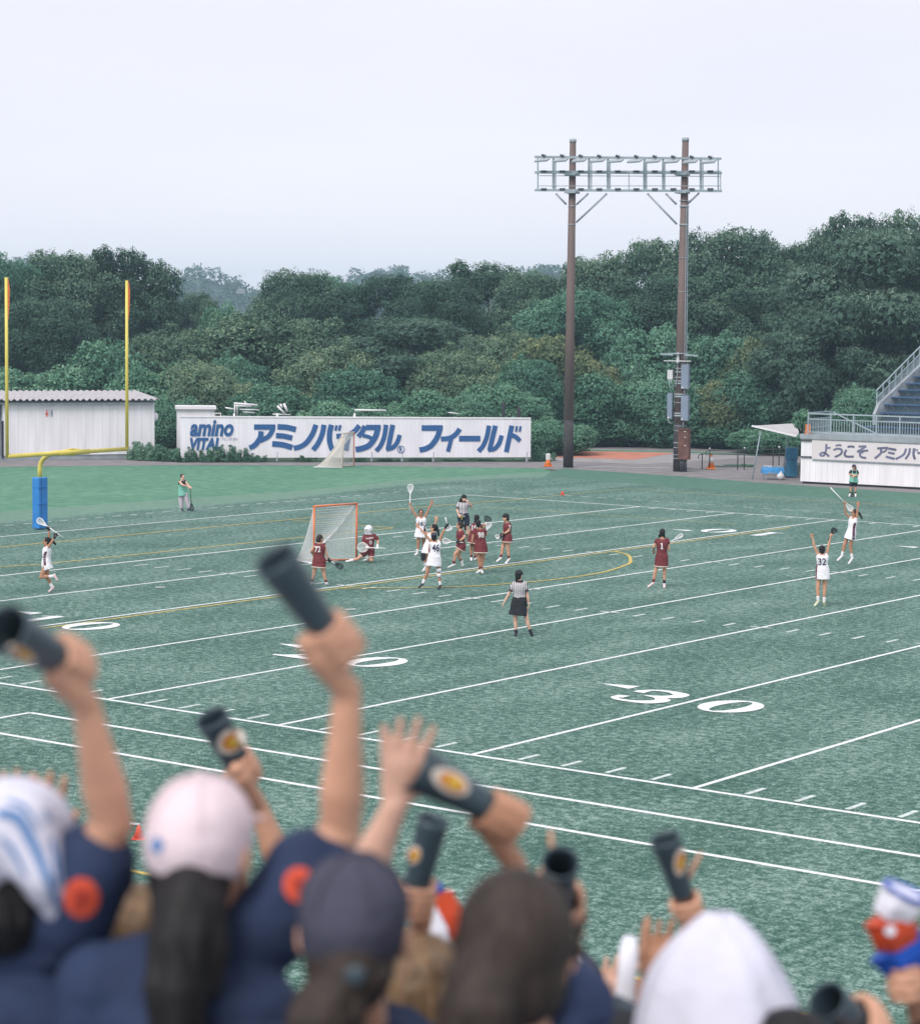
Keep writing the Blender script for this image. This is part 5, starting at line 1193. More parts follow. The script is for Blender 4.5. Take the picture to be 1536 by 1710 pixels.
    for a in 'lr':
        sk = kit.get('sock'); sk = sk.get(a) if isinstance(sk, dict) else sk
        if sk:
            A_, N_ = K[a+'an'], K[a+'kn']; hgt = kit.get('sockh', .3); mb = MB(); mb.cap(A_+(N_-A_)*hgt, A_, .0475, .041); mb.cap(A_, K[a+'heel'], .041, .036); mb.build('sock', MT[sk], root, remesh=vx)
        mb = MB(); h_, T_ = K[a+'heel'], K[a+'toe']; sv = nrm(np.cross(T_-h_, ZV)+1e-6); mb.cap(h_, T_, .041, .037, 12, sv, .92); mb.cap(h_+ZV*.015, h_+(K[a+'an']-h_)*.75, .043, .042); mb.build('shoe', MT[kit.get('shoe', 'shoewhite')], root, remesh=.011)
    # hair / cap
    hair = MT[opt.get('hair', 'hairblack')]
    mb = MB(); mb.ell(hc+U*.036*s-F_*.022*s, Sd, F_, U, .087*s, .098*s, .098*s, 18, 12)
    if opt.get('bun', True): mb.ell(hc-U*.02*s-F_*.045*s, Sd, F_, U, .080*s, .070*s, .085*s, 14, 10)
    for q in opt.get('hairpts', []):
        P = [plane_pt(*f(p[0], p[1]), base+FH*(p[2] if len(p) > 2 else 0), FH) for p in q]
        for i in range(len(P)-1): mb.cap(P[i], P[i+1], max(.018, .048-.006*i), max(.014, .042-.010*i), 10)
    mb.build('hair', hair, root, remesh=.012)
    if kit.get('cap'):
        mb = MB(); mb.ell(hc+U*.058*s-F_*.005*s, Sd, F_, U, .094*s, .110*s, .086*s, 18, 12)
        bd = kit.get('brim', 1); mb.cap(hc+U*.052*s+F_*.09*s*bd, hc+U*.040*s+F_*.155*s*bd, .06*s, .045*s, 12, Sd, .16); mb.build('cap', MT[kit['cap']], root, remesh=.012)
    if kit.get('helmet'):
        mb = MB(); mb.ell(hc+U*.04*s-F_*.01, Sd, F_, U, .118*s, .138*s, .125*s, 18, 12); mb.cap(hc+U*.06*s+F_*.1, hc+U*.05*s+F_*.16, .09*s, .06*s, 12, Sd, .18); mb.build('helmet', MT['kitwhite'], root, remesh=.012)
        mb = MB()
        for zz, rr in ((.02, .125), (-.02, .13), (-.06, .125), (-.10, .105)):
            mb.tube([hc+U*zz+F_*(.02+rr*math.cos(t))+Sd*(rr*.82*math.sin(t)) for t in np.linspace(-1.5, 1.5, 13)], .008, 5)
        for xx in (-.05, 0, .05): mb.tube([hc+U*.05+F_*.145+Sd*xx, hc-U*.03+F_*.15+Sd*xx, hc-U*.10+F_*.125+Sd*xx], .008, 5)
        mb.tube([hc-U*.11+F_*(.0+.10*math.cos(t))+Sd*(.085*math.sin(t)) for t in np.linspace(-1.7, 1.7, 13)], .028, 6)
        mb.build('face_guard', MT['kitwhite'], root)
    if kit.get('collar'):
        mb = MB(); ring_tube(mb, sm+ax*.065, .02, .07, side, nrm(np.cross(ax, side)), 16, 6); mb.build('collar', MT[kit['collar']], root, smooth=True)
    flush()
    for kk in ('top', 'skirt', 'shorts', 'bib'):
        if kk in out_: wrinkle(out_[kk], .007 if kk != 'top' or not kit.get('stripes') else .003, .11, len(label))
    if kit.get('stripes'):
        o = out_['top']; stripe_attr(o, side, kit['stripes'], sm)
        if kit.get('sleeve'):
            for a in 'lr':
                p = K[a+'sh']+(K[a+'el']-K[a+'sh'])*(kit['sleeve']+.24); d_ = nrm(K[a+'el']-K[a+'sh']); mb = MB(); mb.tube([p-d_*.016, p+d_*.016], [.062, .062], 14); mb.build('cuff', MT['black'], root, smooth=True)
    return root, out_, f, base, K

def lax_stick(label, base, f, butt, tip, dark=False, headw=.085, headlen=.30, nvec=None, hoop=False):
    P = lambda p: plane_pt(*f(p[0], p[1]), base+FH*(p[2] if len(p) > 2 else 0), FH)
    a, b = P(butt), P(tip); d = nrm(b-a); L_ = np.linalg.norm(b-a); headlen = min(headlen, L_*.45); m = b-d*headlen
    t = thing('lacrosse_stick', label, 'lacrosse stick', a)
    hc = MT['stickdark' if dark else 'stick']
    mb = MB(); mb.tube([a, m+d*.03], .0155, 8); mb.build('shaft', MT['stickdark'] if dark and dark != 'head' else MT['stick'], t, smooth=True)
    n = nrm(nvec if nvec is not None else -FH); sd_ = nrm(np.cross(d, n)); n = np.cross(sd_, d)
    prof = [(0, .012), (.12, .03), (.35, .62*headw), (.65, .95*headw), (.85, headw*.9), (.96, headw*.55), (1.0, 0)] if not hoop else [(0, .015), (.1, .07), (.3, headw*.85), (.55, headw), (.8, headw*.82), (.95, headw*.4), (1, 0)]
    Lp = [m+d*headlen*u+sd_*w_ for u, w_ in prof]; Rp = [m+d*headlen*u-sd_*w_ for u, w_ in prof]
    mb = MB(); mb.tube(Lp+Rp[::-1], .013, 7); mb.build('head_frame', hc, t, smooth=True)
    mb = MB()
    for k in range(1, 9):
        u = k/9; w_ = np.interp(u, [q[0] for q in prof], [q[1] for q in prof]); c = m+d*headlen*u
        mb.tube([c+sd_*w_, c-n*.05*math.sin(math.pi*u), c-sd_*w_], .006, 4)
    for k in (-2, -1, 0, 1, 2):
        mb.tube([m+d*headlen*u+sd_*(k/3)*np.interp(u, [q[0] for q in prof], [q[1] for q in prof])-n*.05*math.sin(math.pi*u)*(1-abs(k)/3) for u in np.linspace(.08, .97, 7)], .006, 4)
    mb.build('pocket_net', MT['stickdark'] if dark else MT['net'], t)
    return t
def side_panel(o, pts, f, root, wpx, n=7):
    """alternating dark and red blocks down the side seam of a white dress"""
    P = np.array(pts, float); ts = np.linspace(0, 1, n+1); X = np.interp(ts, np.linspace(0, 1, len(P)), P[:, 0]); Y = np.interp(ts, np.linspace(0, 1, len(P)), P[:, 1])
    V2 = []; F = []; Vr = []; Fr = []
    for k in range(n):
        a = np.array([X[k], Y[k]]); b = np.array([X[k+1], Y[k+1]]); h = wpx/2; g = a+(b-a)*.72
        i = len(V2); V2 += [a-[h, 0], a+[h, 0], g+[h, 0], g-[h, 0]]; F.append((i, i+1, i+2, i+3))
        i = len(Vr); Vr += [a+[-h*1.25, 0], a+[h*1.25, 0], b+[h*1.25, 0], b+[-h*1.25, 0]]; Fr.append((i, i+1, i+2, i+3))
    decal(o, np.array(Vr), Fr, f, 'side_panel', MT['patchred'], root, .010); decal(o, np.array(V2), F, f, 'side_block', MT['ink'], root, .016)
MT['patchred'] = pm('side_red', (0.36, 0.075, 0.05), 0.8, 0.1, 20)
FG = 'players and officials on the field'
cA, cQ, cM, cN, cO, cR, cC, cP, cE = (40, 850, 11.4), (280, 780, 21.37), (820, 940, 13.15), (1070, 870, 14.25), (1340, 800, 7.773), (1400, 765, 24.42), (500, 870, 10.24), (680, 800, 7.68), (500, 800, 5.908)
WK = dict(dress='kitwhite', sock='sockwhite', shoe='shoewhite')
RK = dict(top='maroon', skirt='maroon', trim='cream', sock='maroon', shoe='shoewhite', sockh=.22)

r_, o_, f, b_, K = person('running player in white dress with stick aloft in front of the blue pad', FG, cA, (530, 1600),
 dict(head=(430, 612), lsh=(432, 718, .14), rsh=(452, 738, -.14), lel=(482, 545, .12), lwr=(472, 385, .10), rel=(520, 640, -.12), rwr=(582, 545, -.1), lhip=(425, 1050, .09), rhip=(430, 1050, -.09), lkn=(445, 1310, .06), lan=(535, 1480, .05), ltoe=(480, 1590, .05), rkn=(325, 1300, -.10), ran=(560, 1278, -.10), rtoe=(630, 1350, -.10), hem=(455, 1150)),
 (-1, -.15), dict(WK, hemw=.20, shoe='shoepink'), {'l': ('grip', ((750, 545, .1), (255, 230, .1)), 'glove:black'), 'r': ('fist', 'glove:black')}, dict(skin='skin2', hairpts=[[(500, 585), (560, 630), (600, 670)]]))
side_panel(o_['top'], [(418, 812), (392, 880), (385, 950), (392, 1020), (402, 1075)], f, r_, 36, 6)
lax_stick('white lacrosse stick held up before the blue goalpost pad', b_, f, (750, 545, .1), (255, 195, .1))

r_, o_, f, b_, K = person('player in maroon number 72 seen from behind in front of the near goal', FG, cC, (330, 1105),
 dict(head=(358, 296), lsh=(272, 408), rsh=(425, 405), lel=(200, 520, .02), lwr=(238, 578, .16), rel=(448, 525), rwr=(500, 650, .05), lhip=(290, 690), rhip=(385, 690), lkn=(250, 880), lan=(212, 1045), ltoe=(180, 1100, .03), rkn=(415, 890), ran=(458, 1055), rtoe=(480, 1110, .05), hem=(330, 785)),
 (.85, .5), RK, {'r': ('grip', ((440, 640, .08), (735, 800, .08)), 'glove:black')}, dict(hair='hairbrown', hairpts=[[(315, 300), (300, 340)]]))
decal_text(o_['top'], '72', (258, 432, 362, 535), f, 'number', MT['numwhite'], r_, .014)
lax_stick('black headed lacrosse stick pointing down beside number 72', b_, f, (430, 630, .08), (737, 800, .08), 'head')

r_, o_, f, b_, K = person('goalkeeper in white helmet kneeling with one leg stretched beside the goal', FG, cC, (1225, 712),
 dict(head=(1180, 150), lsh=(1105, 262), rsh=(1282, 245), lel=(1092, 368, -.08), lwr=(1150, 455, -.2), rel=(1345, 325, -.02), rwr=(1335, 420, -.15), lhip=(1145, 520), rhip=(1230, 520), lkn=(1010, 640, -.12), lan=(880, 678, -.18), ltoe=(800, 692, -.2), rkn=(1230, 672, -.12), ran=(1170, 668, .26), rtoe=(1110, 676, .36)),
 (-.5, -.85), dict(top='maroon', sleeve=.75, shorts='maroon', trim='cream', helmet=1, sock='sockwhite', sockh=.2), {'l': ('grip', ((1480, 468, -.22), (1000, 452, -.22)), 'glove:kitwhite'), 'r': ('grip', ((1480, 468, -.22), (1000, 452, -.22)), 'glove:kitwhite')}, {})
decal_text(o_['top'], '0', (1195, 335, 1240, 400), f, 'number', MT['numwhite'], r_, .014)
decal_text(o_['top'], 'WASEDA', (1135, 290, 1268, 318), f, 'lettering', MT['numwhite'], r_, .02, slant=-18)
lax_stick('wide headed white goalkeeper stick held across the goalkeeper', b_, f, (1480, 468, -.22), (988, 450, -.22), hoop=True, headw=.15, headlen=.36)

r_, o_, f, b_, K = person('player in white number 16 raising both arms and smiling beyond the group', FG, cE, (1160, 755),
 dict(head=(1198, 332), lsh=(1166, 386), rsh=(1236, 386), lel=(1124, 325), lwr=(1095, 262), rel=(1268, 312), rwr=(1293, 255), lhip=(1180, 510), rhip=(1220, 510), lkn=(1172, 640), lan=(1162, 722), ltoe=(1142, 748, -.08), rkn=(1226, 632, .1), ran=(1226, 715, .12), rtoe=(1238, 740, .08), hem=(1198, 575)),
 (.1, -1), WK, {'l': ('grip', ((1085, 352), (1096, 60))), 'r': ('open',)}, dict(skin='skin2'))
decal_text(o_['top'], '16', (1175, 415, 1220, 465), f, 'number', MT['ink'], r_, .014)
lax_stick('tall upright white lacrosse stick held by player number 16', b_, f, (1085, 352), (1096, 52), headw=.10)

r_, o_, f, b_, K = person('far official in striped shirt and dark shorts with hand at mouth', FG, cP, (750, 775),
 dict(head=(727, 242), lsh=(655, 312), rsh=(785, 312), lel=(635, 395, -.05), lwr=(658, 445, -.18), rel=(832, 362, -.08), rwr=(792, 305, -.2), lhip=(678, 480), rhip=(760, 480), lkn=(690, 610), lan=(703, 730), ltoe=(720, 760, -.1), rkn=(770, 630), ran=(772, 745), rtoe=(790, 772, -.1)),
 (.6, -.8), dict(top='stripe', sleeve=.45, stripes=.052, shorts='navydark', shortlen=.62, cap='black', sock='black', shoe='shoedark', collar='black'), {'r': ('fist',)}, dict(skin='skinpale', hairpts=[[(690, 255), (675, 290)]]))
mb = MB(); p = plane_pt(*f(708, 470), b_-FH*.18, FH); mb.bar(p, p-ZV*.14+RH*-.03, .03, .02); mb.build('yellow_flag', MT['yellow'], r_)

r_, o_, f, b_, K = person('player in white with black knee pad half hidden behind number 46', FG, cP, (225, 1195),
 dict(head=(335, 622), lsh=(292, 705, .15), rsh=(345, 705, -.05), lel=(212, 690, .12), lwr=(160, 628, .12), rel=(352, 600, .1), rwr=(362, 548, .1), lhip=(255, 880, .08), rhip=(275, 880, -.05), lkn=(205, 1000, -.02), lan=(235, 1110, .05), ltoe=(200, 1180, .05), rkn=(255, 1030, .15), ran=(262, 1130, .2), rtoe=(235, 1180, .2), hem=(255, 955)),
 (-1, .1), WK, {'l': ('open',), 'r': ('open',)}, dict(hairpts=[[(370, 600), (392, 650), (402, 720)]]))
side_panel(o_['top'], [(300, 790), (285, 860), (280, 950)], f, r_, 20, 5)
mb = MB(); mb.cap(K['lkn']+ZV*.06, K['lkn']-ZV*.05, .078, .070); mb.build('knee_pad', MT['black'], r_, smooth=True)
flush()

r_, o_, f, b_, K = person('player in white number 46 with bandaged right leg and arms raised', FG, cP, (300, 1415),
 dict(head=(342, 738), lsh=(312, 812), rsh=(412, 800), lel=(238, 725), lwr=(225, 655), rel=(452, 695), rwr=(488, 620), lhip=(300, 1000), rhip=(395, 1000), lkn=(255, 1205), lan=(200, 1335), ltoe=(150, 1390, -.05), rkn=(405, 1235), ran=(420, 1355), rtoe=(400, 1412, -.05), hem=(340, 1115)),
 (-.15, 1), dict(WK, cap='capnavy', shoe='shoedark', brim=1), {'l': ('fist', 'glove:black'), 'r': ('grip', ((488, 490), (530, 650)), 'glove:black')}, dict(skin='skin2'))
decal_text(o_['top'], '46', (318, 835, 410, 930), f, 'number', MT['ink'], r_, .014)
side_panel(o_['top'], [(288, 850), (285, 900), (280, 950)], f, r_, 14, 5)
for pt, r1 in ((K['rhip']+(K['rkn']-K['rhip'])*.72, .078), (K['rkn'], .063)):
    d_ = nrm(K['rkn']-K['rhip']); mb = MB(); mb.tube([pt-d_*.055, pt+d_*.055], [r1, r1*.94], 14); mb.build('bandage', MT['sockwhite'], r_, smooth=True)
lax_stick('white lacrosse stick hanging head down from number 46 glove', b_, f, (488, 490), (532, 662), headw=.11, headlen=.27)

r_, o_, f, b_, K = person('player in maroon with brown ponytail jogging left behind number 46', FG, cP, (585, 1145),
 dict(head=(668, 590), lsh=(655, 672, .14), rsh=(705, 682, -.12), lel=(655, 750, .16), lwr=(648, 800, .05), rel=(735, 745, -.18), rwr=(665, 800, -.2), lhip=(685, 865, .08), rhip=(700, 865, -.08), lkn=(655, 985, .1), lan=(690, 1045, .12), ltoe=(712, 1110, .12), rkn=(612, 965, -.08), ran=(597, 1085, -.08), rtoe=(530, 1132, -.08), hem=(675, 895)),
 (-1, .05), dict(RK, sleeve=.35, hemw=.19), {'r': ('grip', ((640, 808, -.22), (465, 795, -.22)), 'glove:black')}, dict(hair='hairbrown', hairpts=[[(700, 580), (740, 600), (748, 650)]]))
lax_stick('white lacrosse stick held level by the jogging maroon player', b_, f, (720, 815, -.2), (452, 793, -.2), headw=.09, headlen=.28)

r_, o_, f, b_, K = person('player in maroon number 10 partly hidden behind number 98', FG, cP, (840, 1050),
 dict(head=(892, 500), lsh=(838, 590), rsh=(930, 590), lel=(800, 680), lwr=(778, 745, .05), rel=(965, 620, .05), rwr=(985, 605, .1), lhip=(835, 750), rhip=(895, 750), lkn=(820, 900), lan=(820, 1000), ltoe=(822, 1045, -.08), rkn=(865, 920, .1), ran=(872, 1010, .1), rtoe=(862, 1045, .1), hem=(858, 818)),
 (.2, 1), dict(RK, sleeve=.3), {'r': ('grip', ((960, 640, .1), (1040, 490, .1)))}, dict(skin='skin2', hairpts=[[(890, 500), (868, 560), (862, 580)]]))
decal_text(o_['top'], '10', (828, 592, 898, 660), f, 'number', MT['numwhite'], r_, .014)
lax_stick('black headed lacrosse stick raised beside number 10', b_, f, (955, 650, .1), (1045, 482, .1), 'head', headw=.13, headlen=.30)

r_, o_, f, b_, K = person('player in maroon number 98 with long dark ponytail seen from behind', FG, cP, (935, 1210),
 dict(head=(910, 568), lsh=(868, 655), rsh=(988, 655), lel=(838, 755), lwr=(826, 845), rel=(1012, 715, .06), rwr=(1010, 690, .2), lhip=(908, 860), rhip=(985, 860), lkn=(920, 1050), lan=(935, 1155), ltoe=(895, 1200, -.04), rkn=(962, 1050, .03), ran=(952, 1160, .04), rtoe=(965, 1202, -.06), hem=(945, 940)),
 (.1, 1), dict(RK, sleeve=.35), {'l': ('relax', 'glove:black'), 'r': ('grip', ((1000, 700, .25), (1050, 570, .25)))}, dict(skin='skin2', hairpts=[[(915, 570), (918, 620), (905, 680)]]))
decal_text(o_['top'], '98', (905, 682, 986, 755), f, 'number', MT['numwhite'], r_, .014)
lax_stick('white lacrosse stick head showing beside number 98 shoulder', b_, f, (985, 740, .25), (1055, 560, .25), headw=.09, headlen=.26)

r_, o_, f, b_, K = person('player in maroon and black cap standing apart at the right of the group', FG, cP, (1250, 1085),
 dict(head=(1262, 490), lsh=(1255, 575, .14), rsh=(1312, 580, -.10), lel=(1248, 655, .15), lwr=(1222, 705, .05), rel=(1305, 660, -.15), rwr=(1235, 708, -.15), lhip=(1262, 755, .09), rhip=(1300, 755, -.09), lkn=(1220, 890, .05), lan=(1200, 1000, .05), ltoe=(1150, 1055, .03), rkn=(1290, 900, -.05), ran=(1303, 1015, -.05), rtoe=(1265, 1085, -.06), hem=(1280, 802)),
 (-1, -.2), dict(RK, sleeve=.45, cap='black'), {'l': ('grip', ((1240, 690, -.05), (1140, 750, -.05)), 'glove:black'), 'r': ('relax', 'glove:black')}, dict(hairpts=[[(1285, 490), (1290, 530)]]))
decal_text(o_['top'], '2', (1300, 590, 1328, 640), f, 'number', MT['numwhite'], r_, .014)
lax_stick('grey lacrosse stick held low by the player in black cap', b_, f, (1250, 690, -.05), (1135, 752, -.05), headw=.07, headlen=.26)

r_, o_, f, b_, K = person('near official in striped shirt and black skirt seen from behind', FG, cM, (715, 1615),
 dict(head=(612, 262), lsh=(500, 458), rsh=(745, 455), lel=(392, 680), lwr=(295, 850), rel=(795, 690), rwr=(822, 860), lhip=(545, 850), rhip=(700, 850), lkn=(530, 1260), lan=(545, 1515), ltoe=(530, 1605, -.02), rkn=(785, 1250), ran=(862, 1505), rtoe=(895, 1595, .02), hem=(590, 1145)),
 (.55, .85), dict(top='stripe', sleeve=.42, stripes=.046, skirt='black', hemw=.235, cap='black', sock='black', shoe='shoedark', collar='black', sockh=.12), {}, dict(skin='skinpale', s=1.0, hairpts=[[(585, 300), (560, 400), (558, 440), (562, 500)]]))

r_, o_, f, b_, K = person('player in maroon number 1 seen from behind standing alone right of the arc', FG, cN, (400, 1592),
 dict(head=(510, 275), lsh=(385, 455), rsh=(630, 450), lel=(302, 620), lwr=(300, 705, .18), rel=(672, 690, .02), rwr=(650, 560, .22), lhip=(430, 880), rhip=(560, 880), lkn=(335, 1230), lan=(297, 1450), ltoe=(175, 1575, -.03), rkn=(560, 1230), ran=(555, 1475), rtoe=(557, 1585, -.12), hem=(485, 1075)),
 (.05, 1), dict(RK, sleeve=.28, sock={'l': 'maroon', 'r': 'black'}, shoe='shoepink', hemw=.205), {'r': ('grip', ((620, 545, .25), (990, 330, .25)))}, dict(hairpts=[[(505, 290), (450, 340), (440, 375)], [(515, 290), (548, 350), (560, 380)], [(505, 290), (495, 370)]]))
decal_rects(o_['top'], [(486, 525, 513, 648), (470, 648, 528, 672), (470, 532, 486, 554)], f, 'number', MT['numwhite'], r_, .012)
lax_stick('white lacrosse stick held out to the right by number 1', b_, f, (600, 555, .25), (995, 325, .25), headw=.05, headlen=.25)

r_, o_, f, b_, K = person('player in white number 32 with both arms straight up seen from behind', FG, cO, (220, 1655),
 dict(head=(250, 912), lsh=(200, 990), rsh=(312, 980), lel=(152, 872), lwr=(132, 765), rel=(335, 880), rwr=(358, 755), lhip=(222, 1190), rhip=(298, 1190), lkn=(195, 1430), lan=(200, 1570), ltoe=(160, 1645, -.04), rkn=(285, 1430), ran=(280, 1590), rtoe=(285, 1640, .04), hem=(258, 1300)),
 (0, 1), dict(WK, shoe='shoelime', hemw=.205), {'l': ('point',), 'r': ('grip', ((330, 790), (430, 640)))}, {})
decal_text(o_['top'], '32', (200, 1028, 306, 1118), f, 'number', MT['ink'], r_, .014)
side_panel(o_['top'], [(185, 1110), (176, 1200), (172, 1300)], f, r_, 14, 6)
lax_stick('black lacrosse stick held overhead by number 32', b_, f, (328, 792), (425, 642), True, headw=.09, headlen=.20)

r_, o_, f, b_, K = person('player in white leaping with both arms up at the far right', FG, cO, (560, 1085),
 dict(head=(668, 438), lsh=(622, 502, .12), rsh=(702, 522, -.12), lel=(562, 455, .1), lwr=(542, 345, .05), rel=(708, 445, -.12), rwr=(713, 362, -.12), lhip=(605, 700, .08), rhip=(655, 705, -.08), lkn=(540, 860, .02), lan=(512, 985, .02), ltoe=(455, 1055, .0), rkn=(618, 880, -.05), ran=(640, 1015, -.05), rtoe=(600, 1095, -.08), hem=(605, 782)),
 (-.9, -.3), dict(WK, hemw=.20), {'l': ('grip', ((360, 108, .03), (640, 400, .03))), 'r': ('open',)}, dict(skin='skin2', hair='hairbrown', lift=55, hairpts=[[(700, 420), (740, 450), (760, 490), (775, 520)]]))
side_panel(o_['top'], [(682, 570), (665, 630), (662, 700), (660, 795)], f, r_, 26, 8)
lax_stick('long white lacrosse stick tilted up from the leaping player', b_, f, (360, 108, .03), (645, 408, .03))

r_, o_, f, b_, K = person('man in black vest, mint bib and light grey trousers leaning on a black stick', FG, cQ, (610, 1555),
 dict(head=(530, 348), lsh=(415, 510, -.1), rsh=(625, 505, .08), lel=(530, 640, -.3), lwr=(735, 690, -.28), rel=(695, 610, -.05), rwr=(775, 690, -.22), lhip=(460, 960), rhip=(620, 960), lkn=(478, 1230), lan=(490, 1440), ltoe=(545, 1535, -.12), rkn=(690, 1240), ran=(770, 1440), rtoe=(735, 1535, -.14), bibhem=(540, 1020)),
 (.65, -.75), dict(top='black', bib='bib', trousers='greytrouser', shoe='shoedark'), {'l': ('relax',), 'r': ('relax',)}, dict(skin='skinpale', s=1.03, bun=False, voxel=.014))
lax_stick('black lacrosse stick propped upright under the hands of the bib man', b_, f, (800, 745, -.26), (868, 1560, -.2), True, headw=.085)

r_, o_, f, b_, K = person('woman in dark cap and mint bib standing with folded arms by the white wall', FG, cR, (590, 1575),
 dict(head=(632, 362), lsh=(500, 525), rsh=(765, 525), lel=(445, 665, -.05), lwr=(600, 690, -.24), rel=(790, 690, -.05), rwr=(640, 735, -.25), lhip=(540, 930), rhip=(690, 930), lkn=(505, 1210), lan=(480, 1430), ltoe=(430, 1550, -.12), rkn=(690, 1210), ran=(690, 1430), rtoe=(690, 1565, -.16), bibhem=(610, 985)),
 (0, -1), dict(top='black', sleeve=.55, bib='bib', shorts='navydark', shortlen=.58, cap='capnavy', sock='black', sockh=.2, shoe='shoewhite'), {'l': ('relax',), 'r': ('relax',)}, dict(skin='skin', hairpts=[[(690, 370), (700, 440)]], voxel=.014))
lax_stick('dark lacrosse stick standing between the feet of the capped woman', b_, f, (592, 1150, -.1), (572, 1578, -.12), True, headw=.09, headlen=.28)
# ------------------------------------------------------------------ spectators close to the camera
SG = 'spectators cheering in the near stand'
def megaphone(label, A, B, rA=.036, rB=.047, emblem=None, marks=()):
    a, b = D(*A), D(*B); d = nrm(b-a); L_ = np.linalg.norm(b-a); t = thing('cheer_megaphone', label, 'megaphone', a, 'slate cheering megaphones')
    u = [0, .06, .35, .72, .93, 1.0]; R_ = [rA*.96, rA, rA+(rB-rA)*.25, rA+(rB-rA)*.72, rB, rB*1.035]
    side = nrm(np.cross(d, ZV)+1e-4)
    mb = MB(); cs = [a+d*L_*q for q in u]; n = 30
    mb.stack(cs+[cs[-1]]+cs[::-1], R_+[R_[-1]-.003]+[q-.003 for q in R_[::-1]], R_+[R_[-1]-.003]+[q-.003 for q in R_[::-1]], side, n, closed=False)
    # orient profile explicitly so the fold at the rim stays clean
    mb2 = MB(); V = []; X = side; Y = np.cross(d, X); prof = [(q*L_, r) for q, r in zip(u, R_)]+[(L_, R_[-1]-.004)]+[(q*L_, r-.004) for q, r in list(zip(u, R_))[::-1]]
    for h, r in prof:
        for k in range(n): th = 2*math.pi*k/n; V.append(a+d*h+(X*math.cos(th)+Y*math.sin(th))*r)
    K_ = len(prof); F = [(i*n+k, i*n+(k+1) % n, (i+1)*n+(k+1) % n, (i+1)*n+k) for i in range(K_-1) for k in range(n)]
    mb2.add(V, F); body = mb2.build('horn', MT['mega'], t, smooth=True)
    mb = MB(); mb.tube([a+d*L_*.04, a+d*L_*.05], rA-.006, n); mb.build('inner_disc', MT['megain'], t)
    if emblem:
        f = lambda x, y: (x, y); ex, ey, rx, ry, ang = emblem
        decal_grid(body, ex, ey, rx*1.35, ry*1.3, f, 'emblem_halo', MT['megapale'], t, .0015, ang)
        decal_grid(body, ex+rx*.12, ey+ry*.05, rx*.92, ry*.9, f, 'emblem', MT['megaorange'], t, .0030, ang)
        decal_grid(body, ex+rx*.28, ey+ry*.12, rx*.42, ry*.5, f, 'emblem_centre', MT['megayellow'], t, .0045, ang)
    return t, a, d
